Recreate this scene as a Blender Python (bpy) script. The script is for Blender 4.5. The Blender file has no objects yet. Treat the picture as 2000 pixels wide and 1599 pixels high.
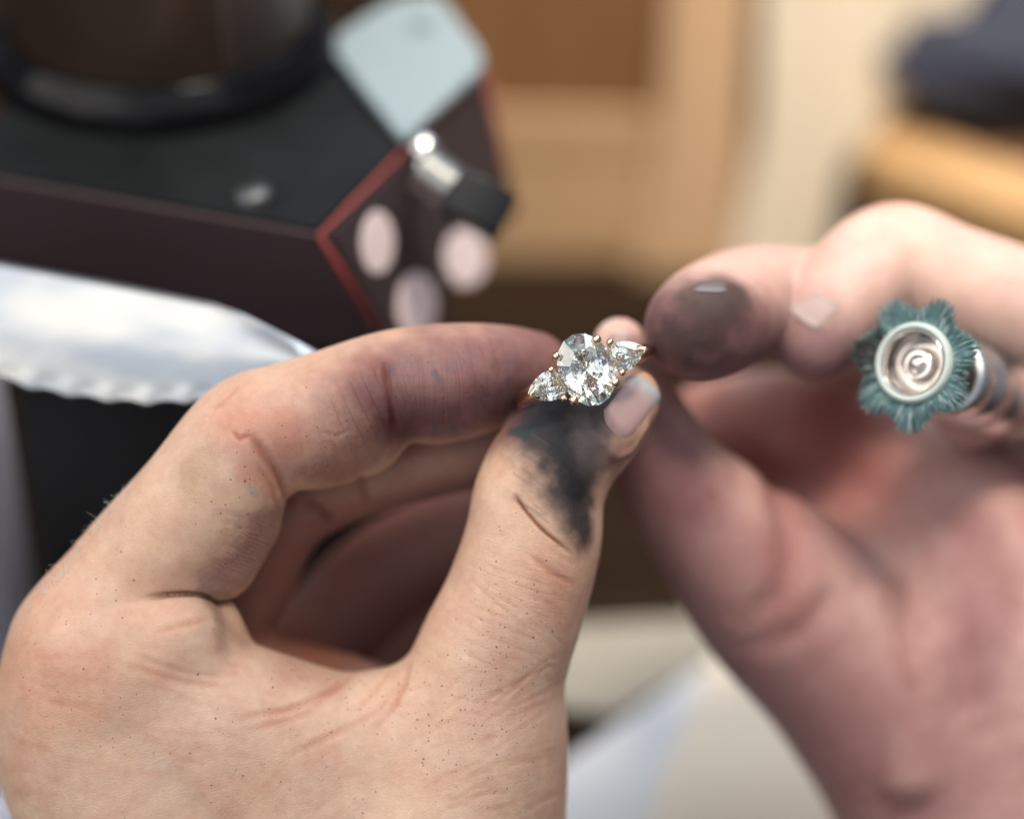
import bpy, bmesh, math, random
import numpy as np
from mathutils import Vector, Matrix
from mathutils.bvhtree import BVHTree
R = math.radians
random.seed(7)
rng = np.random.default_rng(7)
S = bpy.context.scene
COL = S.collection

# ------------------------------------------------------------------ camera
LENS, D, TILT = 85.0, 350.0, R(35)          # mm lens, mm focus distance, downward tilt
F = LENS / 36 * 2000                        # focal length in photograph pixels
FOC = Vector((0, 0, 0.12))                  # focus point, 12 cm above the bench
FWD = Vector((0, math.cos(TILT), -math.sin(TILT)))
UPV = Vector((0, math.sin(TILT), math.cos(TILT)))
RGT = Vector((1, 0, 0))
CAM = FOC - FWD * (D / 1000)
cd = bpy.data.cameras.new('camera'); cam = bpy.data.objects.new('camera', cd); COL.objects.link(cam)
cam.location = CAM; cam.rotation_euler = (R(90) - TILT, 0, 0)
cd.lens = LENS; cd.sensor_width = 36; cd.clip_start = 0.01; cd.clip_end = 50
cd.dof.use_dof = True; cd.dof.focus_distance = D / 1000; cd.dof.aperture_fstop = LENS / 22.0
cd.dof.aperture_blades = 9
S.camera = cam

# ------------------------------------------------------------------ world and lamps
w = bpy.data.worlds.new('World'); S.world = w; w.use_nodes = True
bg = w.node_tree.nodes['Background']; bg.inputs[0].default_value = (0.80, 0.86, 1.0, 1); bg.inputs[1].default_value = 0.19
def area(name, loc, target, size, power, col, sy=None):
    l = bpy.data.lights.new(name, 'AREA'); l.energy = power; l.color = col; l.size = size
    if sy: l.shape = 'RECTANGLE'; l.size_y = sy
    o = bpy.data.objects.new(name, l); COL.objects.link(o); o.location = loc
    o.rotation_euler = (Vector(target) - Vector(loc)).to_track_quat('-Z', 'Y').to_euler()
    return o
area('window_light', (-0.75, -0.20, 0.85), FOC, 0.9, 7.2, (1.0, 0.955, 0.89), 0.9)
area('ceiling_light', (0.05, -0.48, 1.25), FOC, 1.5, 4.8, (0.98, 0.98, 1.0), 0.9)
area('side_window_light', (-0.55, -0.95, 0.62), FOC, 1.1, 2.6, (0.97, 0.98, 1.0), 0.8)
area('high_window_light', (0.30, 0.45, 1.05), (0.05, 0, 0.12), 0.7, 6.6, (0.87, 0.93, 1.0))
lm = area('lamp_light', (0.10, -0.02, 0.62), (0.08, 0.24, 0.04), 0.15, 0.75, (1.0, 0.86, 0.70)); lm.data.spread = R(55)
S.view_settings.view_transform = 'Standard'; S.view_settings.look = 'None'
S.view_settings.exposure = 0.08; S.view_settings.gamma = 1.0
S.render.engine = 'CYCLES'
S.cycles.use_denoising = True
S.cycles.max_bounces = 24; S.cycles.transmission_bounces = 24; S.cycles.glossy_bounces = 24; S.cycles.diffuse_bounces = 4
S.cycles.caustics_refractive = False; S.cycles.caustics_reflective = False
S.cycles.sample_clamp_indirect = 6.0

# ------------------------------------------------------------------ coordinates
def cmm(px, py, dz):                        # photograph pixel + depth behind focus -> camera frame, mm
    z = D + dz
    return np.array([(px - 1000) / F * z, -(py - 799.5) / F * z, z])
def c2w(p): return CAM + (RGT * float(p[0]) + UPV * float(p[1]) + FWD * float(p[2])) * 0.001
MROT = np.array([RGT, UPV, FWD])            # rows
def c2w_np(P): return (np.asarray(P) @ MROT) * 0.001 + np.array(CAM)
def w_at(px, py, dz): return c2w(cmm(px, py, dz))
def ray(px, py): return (RGT * ((px - 1000) / F) + UPV * (-(py - 799.5) / F) + FWD)
def ground(px, py, h=0.0):
    r = ray(px, py); return CAM + r * ((h - CAM.z) / r.z)
def on_plane(px, py, p0, n):
    r = ray(px, py); return CAM + r * ((p0 - CAM).dot(n) / r.dot(n))

# ------------------------------------------------------------------ materials
def mat(name): 
    m = bpy.data.materials.new(name); m.use_nodes = True
    return m, m.node_tree.nodes, m.node_tree.links, m.node_tree.nodes['Principled BSDF']
def simple(name, col, rough=0.5, metal=0.0, noise=0.0, nscale=200, coat=0.0, bump=0.0, spec=0.5):
    m, N, L, b = mat(name)
    b.inputs['Base Color'].default_value = (*col, 1); b.inputs['Roughness'].default_value = rough
    b.inputs['Metallic'].default_value = metal; b.inputs['Coat Weight'].default_value = coat
    b.inputs['Specular IOR Level'].default_value = spec
    tc = N.new('ShaderNodeTexCoord'); nz = N.new('ShaderNodeTexNoise')
    nz.inputs['Scale'].default_value = nscale; nz.inputs['Detail'].default_value = 6
    L.new(tc.outputs['Object'], nz.inputs['Vector'])
    if noise:
        mx = N.new('ShaderNodeMix'); mx.data_type = 'RGBA'; mx.blend_type = 'MULTIPLY'; mx.inputs[0].default_value = 1
        cr = N.new('ShaderNodeMapRange'); cr.inputs['To Min'].default_value = 1 - noise; cr.inputs['To Max'].default_value = 1 + noise
        L.new(nz.outputs['Fac'], cr.inputs['Value']); mx.inputs[6].default_value = (*col, 1)
        L.new(cr.outputs[0], mx.inputs[7]); L.new(mx.outputs[2], b.inputs['Base Color'])
        rr = N.new('ShaderNodeMapRange'); rr.inputs['To Min'].default_value = max(0, rough - .12); rr.inputs['To Max'].default_value = min(1, rough + .12)
        L.new(nz.outputs['Fac'], rr.inputs['Value']); L.new(rr.outputs[0], b.inputs['Roughness'])
    if bump:
        bp = N.new('ShaderNodeBump'); bp.inputs['Strength'].default_value = bump; bp.inputs['Distance'].default_value = 0.0005
        L.new(nz.outputs['Fac'], bp.inputs['Height']); L.new(bp.outputs[0], b.inputs['Normal'])
    return m
def wood(name, a, c, rough=0.5, scale=14, axis='Z'):
    m, N, L, b = mat(name); b.inputs['Roughness'].default_value = rough
    tc = N.new('ShaderNodeTexCoord'); mp = N.new('ShaderNodeMapping'); L.new(tc.outputs['Object'], mp.inputs['Vector'])
    mp.inputs['Scale'].default_value = {'Z': (1, 1, .08), 'X': (.08, 1, 1), 'Y': (1, .08, 1)}[axis]
    nz = N.new('ShaderNodeTexNoise'); nz.inputs['Scale'].default_value = scale * 8; nz.inputs['Detail'].default_value = 8; nz.inputs['Distortion'].default_value = .8
    L.new(mp.outputs[0], nz.inputs['Vector'])
    cr = N.new('ShaderNodeValToRGB'); cr.color_ramp.elements[0].position = .3; cr.color_ramp.elements[1].position = .7
    cr.color_ramp.elements[0].color = (*a, 1); cr.color_ramp.elements[1].color = (*c, 1)
    L.new(nz.outputs['Fac'], cr.inputs['Fac']); L.new(cr.outputs[0], b.inputs['Base Color'])
    bp = N.new('ShaderNodeBump'); bp.inputs['Strength'].default_value = .25; bp.inputs['Distance'].default_value = .0006
    L.new(nz.outputs['Fac'], bp.inputs['Height']); L.new(bp.outputs[0], b.inputs['Normal'])
    return m

# ------------------------------------------------------------------ objects
def link(name, verts, faces, m, parent=None, smooth=False, origin=None):
    me = bpy.data.meshes.new(name)
    origin = Vector((0, 0, 0)) if origin is None else Vector(origin)
    me.from_pydata([tuple(Vector(v) - origin) for v in verts], [], [tuple(f) for f in faces])
    if smooth: me.polygons.foreach_set('use_smooth', [True] * len(me.polygons))
    me.materials.append(m); me.update()
    o = bpy.data.objects.new(name, me); COL.objects.link(o)
    o.location = origin
    if parent:
        o.parent = parent; o.matrix_parent_inverse = Matrix.Translation(parent_world(parent)).inverted()
    return o
def parent_world(o):
    v = Vector((0, 0, 0))
    p = o
    # all objects here are unrotated; a child's location is stored in world space through its parent inverse
    return p.location.copy()
def thing(name, label, cat, loc, group=None):
    o = bpy.data.objects.new(name, None); COL.objects.link(o); o.location = loc; o.empty_display_size = .01
    return tag(o, label, cat, group)
def tag(o, label=None, cat=None, group=None, kind=None):
    for k, v in (('label', label), ('category', cat), ('group', group), ('kind', kind)):
        if v: o[k] = v
    return o
def frame(d):
    d = Vector(d).normalized(); a = Vector((0, 0, 1)) if abs(d.z) < .9 else Vector((1, 0, 0))
    u = d.cross(a).normalized(); return u, d.cross(u).normalized(), d
def tube(path, rad, n=12, caps=True):
    path = [Vector(p) for p in path]; rad = rad if hasattr(rad, '__len__') else [rad] * len(path)
    V, Fc = [], []; u = None
    for i, p in enumerate(path):
        t = (path[min(i + 1, len(path) - 1)] - path[max(i - 1, 0)]).normalized()
        if u is None: u, _, _ = frame(t)
        u = (u - t * u.dot(t)).normalized(); v = t.cross(u)
        for k in range(n):
            a = 2 * math.pi * k / n; V.append(p + (u * math.cos(a) + v * math.sin(a)) * rad[i])
    for i in range(len(path) - 1):
        for k in range(n):
            a, b = i * n + k, i * n + (k + 1) % n; Fc.append((a, b, b + n, a + n))
    if caps: Fc += [tuple(range(n))[::-1], tuple(range((len(path) - 1) * n, len(path) * n))]
    return V, Fc
def lathe(prof, c, axis, n=64, rmod=None):   # prof: (radius, height along axis)
    u, v, d = frame(axis); V, Fc = [], []; c = Vector(c)
    for r, h in prof:
        for k in range(n):
            a = 2 * math.pi * k / n; V.append(c + d * h + (u * math.cos(a) + v * math.sin(a)) * r)
    for i in range(len(prof) - 1):
        for k in range(n):
            a, b = i * n + k, i * n + (k + 1) % n; Fc.append((a, b, b + n, a + n))
    return V, Fc
def prism(top, bot):                          # two matching polygons
    n = len(top); V = [Vector(p) for p in top] + [Vector(p) for p in bot]
    Fc = [tuple(range(n)), tuple(range(n, 2 * n))[::-1]] + [(i, i + n, (i + 1) % n + n, (i + 1) % n) for i in range(n)]
    return V, Fc
def merge(*parts):
    V, Fc = [], []
    for v, f in parts:
        k = len(V); V += list(v); Fc += [tuple(i + k for i in q) for q in f]
    return V, Fc
def fix(o, bevel=0.0, seg=3):
    bm = bmesh.new(); bm.from_mesh(o.data); bmesh.ops.recalc_face_normals(bm, faces=bm.faces)
    bm.to_mesh(o.data); bm.free()
    if bevel:
        md = o.modifiers.new('bevel', 'BEVEL'); md.width = bevel; md.segments = seg; md.limit_method = 'ANGLE'
        o.data.polygons.foreach_set('use_smooth', [True] * len(o.data.polygons))
        md.harden_normals = True
    return o
def sphere(c, r, n=14, m=8, sc=(1, 1, 1)):
    V, Fc = [], []
    for i in range(m + 1):
        t = math.pi * i / m
        for k in range(n):
            a = 2 * math.pi * k / n
            V.append(Vector(c) + Vector((math.sin(t) * math.cos(a) * sc[0], math.sin(t) * math.sin(a) * sc[1], math.cos(t) * sc[2])) * r)
    for i in range(m):
        for k in range(n):
            a, b = i * n + k, i * n + (k + 1) % n; Fc.append((a, b, b + n, a + n))
    return V, Fc

# ================================================================== SETTING
bench_m = wood('dark_bench_wood', (0.011, 0.0065, 0.0042), (0.025, 0.015, 0.009), .8, 10, 'X')
V, Fc = prism([(-1.2, -.25, 0), (1.2, -.25, 0), (1.2, 1.1, 0), (-1.2, 1.1, 0)], [(-1.2, -.25, -.04), (1.2, -.25, -.04), (1.2, 1.1, -.04), (-1.2, 1.1, -.04)])
bench_m.node_tree.nodes['Principled BSDF'].inputs['Specular IOR Level'].default_value = .03
o = fix(link('workbench_top', V, Fc, bench_m)); tag(o, kind='structure')

def standing(name, pts, y, thick, m, label, cat, group=None, bevel=.001):
    """upright board: outline on the plane y, clipped at the bench, with real thickness"""
    P = [on_plane(px, py, Vector((0, y, 0)), Vector((0, 1, 0))) for px, py in pts]
    for p in P: p.z = max(p.z, 0.0005)
    V, Fc = prism(P, [p + Vector((0, thick, 0)) for p in P])
    c = sum(P, Vector()) / len(P); c.z = 0
    o = fix(link(name, V, Fc, m, origin=c), bevel)
    return tag(o, label, cat, group)
def sheet(name, pts, h, thick, m, label, cat, bevel=0):
    P = [ground(px, py, h + thick) for px, py in pts]
    V, Fc = prism(P, [p - Vector((0, 0, thick)) for p in P])
    c = sum(P, Vector()) / len(P); c.z = h
    return tag(fix(link(name, V, Fc, m, origin=c), bevel), label, cat)
tan_m = wood('tan_board_wood', (0.34, 0.215, 0.115), (0.48, 0.325, 0.19), .55, 6, 'X')
brn_m = wood('brown_board_wood', (0.150, 0.072, 0.028), (0.205, 0.105, 0.045), .5, 6, 'Z')
ltan_m = wood('light_tan_wood', (0.48, 0.31, 0.18), (0.56, 0.39, 0.25), .55, 6, 'Z')
pale_m = wood('pale_timber', (0.66, 0.57, 0.44), (0.76, 0.68, 0.55), .6, 5, 'Z')
standing('wooden_board', [(820, -80), (1330, -80), (1330, 420), (820, 420)], .2385, .012, brn_m,
         'upright reddish brown board behind the low tan plank', 'board')
standing('low_plank', [(800, 215), (1300, 225), (1310, 540), (800, 540)], .236, .002, tan_m,
         'low tan plank standing on the bench in front of the reddish brown board', 'plank')
standing('narrow_plank', [(1312, -80), (1470, -80), (1452, 300), (1420, 540), (1240, 540), (1290, 260)], .228, .014, ltan_m,
         'narrow light tan upright plank beside the wide pale timber', 'plank')
standing('wide_timber', [(1496, -80), (1960, -80), (1725, 245), (1650, 330), (1610, 540), (1425, 540), (1488, 260)], .222, .018, pale_m,
         'wide pale cream timber leaning behind the fingers, narrow at its foot', 'timber')
# wooden tray at the right with a navy bundle on it
h = .046
a, b_ = ground(1712, 285, h), ground(2120, 440, h); back = (ground(1840, 150, h) - ground(1712, 285, h))
tr = thing('wooden_box', 'brown wooden box with an orange tan rim at the right edge under the navy bundle', 'box', Vector((a.x, a.y, 0)))
zb = Vector((0, 0, -h + .0005)); rimm = wood('rim_wood', (0.36, 0.21, 0.09), (0.46, 0.29, 0.14), .5, 8, 'X'); boxm = wood('box_wood', (0.15, 0.075, 0.035), (0.22, 0.12, 0.06), .55, 8, 'X')
nin = Vector((back.x, back.y, 0)).normalized(); along = (b_ - a); al = along.normalized()
def slab(p, d, q, height, z0):
    P = [p, p + d, p + d + q, p + q]; 
    return prism([v + Vector((0, 0, z0 + height)) for v in P], [v + Vector((0, 0, z0)) for v in P])
g = lambda v: Vector((v.x, v.y, 0))
bk = nin * .10
V, Fc = slab(g(a), g(along), nin * .008, h - .012, .0005); fix(link('front_panel', V, Fc, boxm, tr), .0008)
V, Fc = slab(g(a) + nin * .008, al * .008, bk, h - .012, .0005); fix(link('side_panel', V, Fc, boxm, tr), .0008)
V, Fc = slab(g(a) - al * .003 - nin * .003, g(along), nin * .017, .012, h - .0118); fix(link('rim', V, Fc, rimm, tr), .0015)
V, Fc = slab(g(a) + nin * .014, g(along), bk, .008, h - .015); fix(link('lid', V, Fc, boxm, tr), .0008)
navy = simple('navy_cloth', (0.018, 0.022, 0.040), .85, noise=.3, nscale=300, bump=.4)
c = ground(1960, 135, h + .012); V, Fc = sphere((0, 0, 0), 1, 48, 32)
V2 = []
for v in V:
    n = math.sin(v.x * 5 + 1) * math.cos(v.y * 4) * .12 + math.sin(v.z * 9 + v.x * 6) * .05
    p = Vector((v.x * .036, v.y * .026, v.z * .016)) * (1 + n); p.z = max(p.z, -.0185)
    V2.append(c + p + Vector((0, .008, .006)))
tag(link('cloth_bundle', V2, Fc, navy, smooth=True, origin=Vector((c.x, c.y, h))), 'dark navy cloth bundle lying on the brown wooden box', 'cloth')
# papers and scraps on the bench
white_m = simple('white_paper', (0.72, 0.75, 0.79), .7, noise=.05, nscale=40)
cream_m = simple('cream_card', (0.90, 0.80, 0.66), .7, noise=.07, nscale=25)  # base lightened to offset the hand's shadow on the card
green_m = simple('sage_card', (0.32, 0.30, 0.255), .85, noise=.18, nscale=60)
sheet('card', [(1405, 1255), (2150, 1255), (2300, 1800), (1215, 1800), (1290, 1520)], .0012, .0016, cream_m, 'large cream card lying flat on the bench under the blurred palm', 'card')
sheet('paper_sheet', [(1395, 1285), (1320, 1500), (1240, 1810), (900, 1810), (1060, 1515)], .0006, .0004, white_m, 'bluish white paper sheet on the bench beside the cream card', 'paper')
sheet('card_scrap', [(1020, 1225), (1400, 1205), (1400, 1285), (1200, 1395), (1040, 1370)], .0002, .0012, green_m, 'greyish beige card scrap at the back of the cream card', 'card')
sheet('paper_napkin', [(-420, 1420), (140, 1420), (300, 1850), (-420, 1850)], .0003, .0012, simple('lavender_paper', (0.70, 0.74, 0.88), .7, noise=.05), 'lavender white paper below the wrist at lower left', 'paper')
# grey post at the left
post_m = simple('grey_post_paint', (0.56, 0.58, 0.68), .5, noise=.12, nscale=30)  # colour brightened because the post sits in shade here
pb = ground(-12, 1520)
pt = thing('metal_post', 'blurred grey blue metal post at the left edge behind the hand', 'post', pb)
V, Fc = lathe([(.0001, .0005), (.018, .0005), (.018, .006), (.016, .008), (.0001, .008)], pb, (0, 0, 1), 40); fix(link('base', V, Fc, post_m, pt, True))
V, Fc = lathe([(.0001, .008), (.0125, .008), (.0125, .094), (.011, .096), (.0001, .096)], pb, (0, 0, 1), 40); fix(link('shaft', V, Fc, post_m, pt, True))

# ================================================================== BENCH MACHINE
ZT = .1225
blk = simple('black_satin_paint', (0.018, 0.018, 0.019), .42, noise=.35, nscale=90)
topm = simple('black_top_plate', (0.010, 0.0118, 0.0128), .45, noise=.9, nscale=45, spec=.12)
maroon = simple('dark_maroon_paint', (0.062, 0.037, 0.042), .5, noise=.3, nscale=50, spec=.3)
redm = simple('red_edge_paint', (0.22, 0.030, 0.032), .5, noise=.15)
steel = simple('bright_steel', (0.78, 0.80, 0.80), .22, 1.0)
A, B, E = ground(625, 460, ZT), ground(945, 140, ZT), ground(0, 350, ZT)
E = A + (E - A) * 1.22; Fk = E + (B - A)
zb = ZT - .030
A2 = ground(772, 700, zb); B2 = on_plane(1004, 424, A, (B - A).cross(A2 - A)); E2 = E + (A2 - A) * Vector((1, 1, 1)).length / math.sqrt(3); E2.z = zb; E2.x -= .03; F2 = Fk + (B2 - B)
mc = (A + B + E + Fk) / 4; mc.z = 0
mach = thing('bench_machine', 'dark bench machine with round black drum, white plate and toggle switch behind the hand', 'machine', mc)
V, Fc = prism([A, B, Fk, E], [A2, B2, F2, E2]); housing = fix(link('housing', V, Fc, maroon, mach), .0008)
ins = [p + (mc - p) * .02 for p in (A, B, Fk, E)]
for p in ins: p.z = ZT
V, Fc = prism([p + Vector((0, 0, .0012)) for p in ins], [p + Vector((0, 0, -.0005)) for p in ins]); fix(link('top_plate', V, Fc, topm, mach), .0004)
pc = (A2 + B2 + E2 + F2) / 4
ped = [pc + (p - pc) * .72 + Vector((0, .02, 0)) for p in (A2, B2, F2, E2)]
V, Fc = prism([Vector((p.x, p.y, zb + .001)) for p in ped], [Vector((p.x, p.y, .0005)) for p in ped]); fix(link('pedestal', V, Fc, blk, mach), .001)
for p, q in ((A, B), (A, A2), (B, B2)):
    V, Fc = tube([p, q], .0005, 8); link('edge_trim', V, Fc, redm, mach, True)
nf = (B - A).cross(A2 - A).normalized()
if nf.dot(CAM - A) < 0: nf = -nf
fm = simple('dark_side_panel', (0.040, 0.030, 0.033), .5, noise=.2, nscale=70)
fc = (A + B + A2 + B2) / 4
P = [fc + (p - fc) * .94 + nf * .0006 for p in (A, B, B2, A2)]
V, Fc = prism(P, [p - nf * .001 for p in P]); fix(link('side_plate', V, Fc, fm, mach), .0002)
ovm = simple('pale_pink_enamel', (0.86, 0.74, 0.77), .35, noise=.06, nscale=120); ovr = simple('pink_rim_enamel', (0.62, 0.30, 0.32), .4)
for ox, oy, ra, rb in ((731, 473, 34, 63), (903, 502, 43, 58), (807, 597, 40, 66)):
    def el(k, lift): return [on_plane(ox + math.cos(t) * ra * k, oy + math.sin(t) * rb * k, fc, nf) + nf * lift for t in np.linspace(0, 2 * math.pi, 36, endpoint=False)]
    V, Fc = prism(el(1.08, .0004), el(1.10, .0001)); o = fix(link('oval_button', V, Fc, ovr, mach), .0002)
    V, Fc = prism(el(.98, .0007), el(1.0, .0002)); o2 = fix(link('button_face', V, Fc, ovm, o), .0003); o2.matrix_parent_inverse = Matrix()
# toggle switch on the side face
ts = [on_plane(806, 292, fc, nf) + nf * .002, w_at(826, 328, 48), w_at(888, 374, 47), w_at(890, 376, 47), w_at(990, 428, 47)]
V, Fc = sphere(ts[0], .0027, 20, 12); sw = link('toggle_switch', V, Fc, steel, mach, True)
V, Fc = tube([ts[0], ts[1]], .0011, 14); o = link('lever', V, Fc, steel, sw, True); o.matrix_parent_inverse = Matrix()
d = (ts[2] - ts[1]); prof = []
for k in range(7):
    prof += [(.0037, k / 7), (.0041, (k + .3) / 7), (.0041, (k + .6) / 7), (.0036, (k + .75) / 7)]
steel2 = simple('dull_steel', (0.48, 0.49, 0.48), .30, 1.0)
V, Fc = lathe([(.0001, 0)] + [(r, t * d.length) for r, t in prof] + [(.003, d.length), (.0001, d.length)], ts[1], d, 28)
o = link('threaded_collar', V, Fc, steel2, sw, True); o.matrix_parent_inverse = Matrix()
d = ts[4] - ts[3]
V, Fc = lathe([(.0001, -.001), (.0050, -.001), (.0054, .0004), (.0054, d.length - .0006), (.0050, d.length), (.0001, d.length)], ts[3], d, 4)
o = fix(link('lever_cap', V, Fc, simple('black_rubber', (0.007, 0.008, 0.010), .35, spec=.25), sw), .0006); o.matrix_parent_inverse = Matrix()
# white plate on the top
hp = ZT + .0016
pl = [ground(px, py, hp + .002) for px, py in ((648, 92), (662, 62), (765, -2), (850, -14), (868, 0), (942, 98), (942, 128), (798, 262), (782, 264))]
V, Fc = prism(pl, [p - Vector((0, 0, .002)) for p in pl])
plate = fix(link('white_plate', V, Fc, simple('white_plate_paint', (0.215, 0.27, 0.30), .5, spec=.15, noise=.04, nscale=60), mach), .0006)  # white paint knocked down to pale grey blue against the back light
mk = [ground(822 + math.cos(t) * 24, 52 + math.sin(t) * 13, hp + .0022) for t in np.linspace(0, 6.283, 20, endpoint=False)]
V, Fc = prism(mk, [p - Vector((0, 0, .0001)) for p in mk]); o = fix(link('printed_mark', V, Fc, simple('grey_print', (0.11, 0.15, 0.165), .6), plate)); o.matrix_parent_inverse = Matrix()
# round drum
dc = ground(318, 116, ZT); dc.z = ZT + .0012
V, Fc = lathe([(.0315, 0), (.0318, .003), (.0302, .0050), (.0287, .0062), (.0284, .0072), (.0270, .0075), (.0266, .0060)], dc, (0, 0, 1), 96)
link('drum_ring', V, Fc, simple('gloss_black', (0.004, 0.004, 0.005), .10, spec=.14), mach, True)
V, Fc = lathe([(.0262, .002), (.0262, .085), (.0240, .092), (.0001, .094)], dc, (0, 0, 1), 96)
link('drum', V, Fc, simple('dark_brown_gloss', (0.030, 0.019, 0.014), .22, noise=.2, nscale=30), mach, True)
# thin shell modelled for the warm brown reflection on the drum's right
bandm = simple('taupe_reflection_tint', (0.22, 0.165, 0.14), .5, noise=.08)
V, Fc = [], []
aa = np.linspace(R(-58), R(30), 30)
for zz in (.0076, .084):
    for rr_ in (.0264, .0270):
        for t in aa: V.append(dc + Vector((math.cos(t) * rr_, math.sin(t) * rr_, zz)))
n = len(aa)
for i in range(n - 1):
    Fc += [(n + i, n + i + 1, 3 * n + i + 1, 3 * n + i), (i, i + 1, n + i + 1, n + i), (2 * n + i, 2 * n + i + 1, 3 * n + i + 1, 3 * n + i)]
Fc += [(0, n, 3 * n, 2 * n), (n - 1, 2 * n - 1, 4 * n - 1, 3 * n - 1)]
fix(link('drum_reflection_shell', V, Fc, bandm, mach, True))
screwm = simple('grey_screw', (0.10, 0.105, 0.11), .5, 1.0)
for px, py, r_ in ((496, 388, .0035), (2, 140, .0028)):
    c = ground(px, py, ZT + .0012)
    V, Fc = lathe([(.0001, .0022), (r_ * .75, .0020), (r_, .0008), (r_, -.0002)], c, (0, 0, 1), 24); link('screw', V, Fc, screwm, mach, True)

# ================================================================== KNIFE
kn = thing('knife', 'shiny serrated steel knife blade lying across behind the bent finger', 'knife', w_at(0, 640, 24))
blade_m, N, L, b = mat('brushed_blade_steel')
b.inputs['Metallic'].default_value = 1; b.inputs['Base Color'].default_value = (.35, .38, .42, 1); b.inputs['Roughness'].default_value = .32
tc = N.new('ShaderNodeTexCoord'); sm = N.new('ShaderNodeMapping'); sm.inputs['Scale'].default_value = (38, 90, 130); sn_ = N.new('ShaderNodeTexNoise'); sn_.inputs['Scale'].default_value = 1; sn_.inputs['Detail'].default_value = 3
L.new(tc.outputs['Object'], sm.inputs['Vector']); L.new(sm.outputs[0], sn_.inputs['Vector']); sr = N.new('ShaderNodeValToRGB'); sr.color_ramp.elements[0].position = .36; sr.color_ramp.elements[1].position = .62
sr.color_ramp.elements[0].color = (.24, .265, .30, 1); sr.color_ramp.elements[1].color = (.37, .37, .36, 1); L.new(sn_.outputs['Fac'], sr.inputs[0]); L.new(sr.outputs[0], b.inputs['Base Color'])  # noise ramp paints bright and dark reflection patches into the steel
mp = N.new('ShaderNodeMapping'); mp.inputs['Scale'].default_value = (30, 400, 400); nz = N.new('ShaderNodeTexNoise'); nz.inputs['Scale'].default_value = 3
L.new(tc.outputs['Object'], mp.inputs['Vector']); L.new(mp.outputs[0], nz.inputs['Vector'])
bp = N.new('ShaderNodeBump'); bp.inputs['Strength'].default_value = .05; bp.inputs['Distance'].default_value = .0003; L.new(nz.outputs['Fac'], bp.inputs['Height']); L.new(bp.outputs[0], b.inputs['Normal'])
topx = np.array([-420, -200, 0, 200, 300, 410, 470, 520, 580, 640, 690]); topy = np.array([455, 478, 510, 547, 567, 590, 610, 635, 664, 696, 722])
botx = np.array([-420, -200, 0, 50, 130, 200, 290, 400, 470, 540, 600, 650, 690]); boty = np.array([690, 706, 738, 756, 772, 782, 789, 784, 772, 754, 740, 729, 723])
xs = np.concatenate([np.arange(-420, 690, 3.5), [690]])
rows = np.concatenate([np.linspace(0, 1, 15), np.linspace(1, 2, 8)[1:]]); cols = len(rows)
Vn, Vb = [], []
for x in xs:
    ty, by = np.interp(x, topx, topy), np.interp(x, botx, boty)
    ser = max(0, 1 - max(0, (x - 415) / 40)); ph = (x - 57) / 76.0; sc = abs(math.cos(math.pi * ph)) ** 3
    bev = min(34, (by - ty) * .3); by2 = by - 7 * (1 - sc) * ser + 4 * ser
    z0 = 19 + 12 * (640 - x) / 640
    for t in rows:
        y = ty + (by - bev - ty) * t if t <= 1 else by - bev + (by2 - by + bev) * (t - 1)
        tt = (y - ty) / (by - ty + 1e-6)
        thick = .95 * min(1, max(0, 1.75 - tt * 1.45)) * min(1, (692 - x) / 120 + .04)
        if t > 1: thick = thick * (2 - t) + .06 * (t - 1)
        swell = .42 * math.sin(math.pi * min(1, t)) + .05 * math.sin(x / 95.) * math.sin(math.pi * min(1, t))
        sca = -.14 * sc * ser * math.sin(math.pi * (t - 1)) if t > 1 else 0
        lean = (.5 - tt) * 3.4
        Vn.append(c2w(cmm(x, y, z0 + lean - thick - swell + sca))); Vb.append(c2w(cmm(x, y, z0 + lean + thick)))
V = Vn + Vb; n = len(xs); off = len(Vn); Fc = []
for i in range(n - 1):
    for k in range(cols - 1):
        a_ = i * cols + k; Fc.append((a_, a_ + 1, a_ + cols + 1, a_ + cols)); Fc.append((off + a_, off + a_ + cols, off + a_ + cols + 1, off + a_ + 1))
    for k in (0, cols - 1):
        a_ = i * cols + k; Fc.append((a_, a_ + cols, off + a_ + cols, off + a_) if k == 0 else (a_, off + a_, off + a_ + cols, a_ + cols))
Fc += [tuple(range(cols)) + tuple(range(off + cols - 1, off - 1, -1)), tuple(range((n - 1) * cols, n * cols)) + tuple(range(off + n * cols - 1, off + (n - 1) * cols - 1, -1))]
fix(link('blade', V, Fc, blade_m, kn, True))
hp_ = [w_at(-380, 575, 38), w_at(-520, 562, 41), w_at(-800, 530, 46), w_at(-1150, 500, 52), w_at(-1210, 495, 53)]
V, Fc = tube(hp_, [.0095, .0110, .0100, .0115, .004], 20); fix(link('handle', V, Fc, blk, kn, True))

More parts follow.
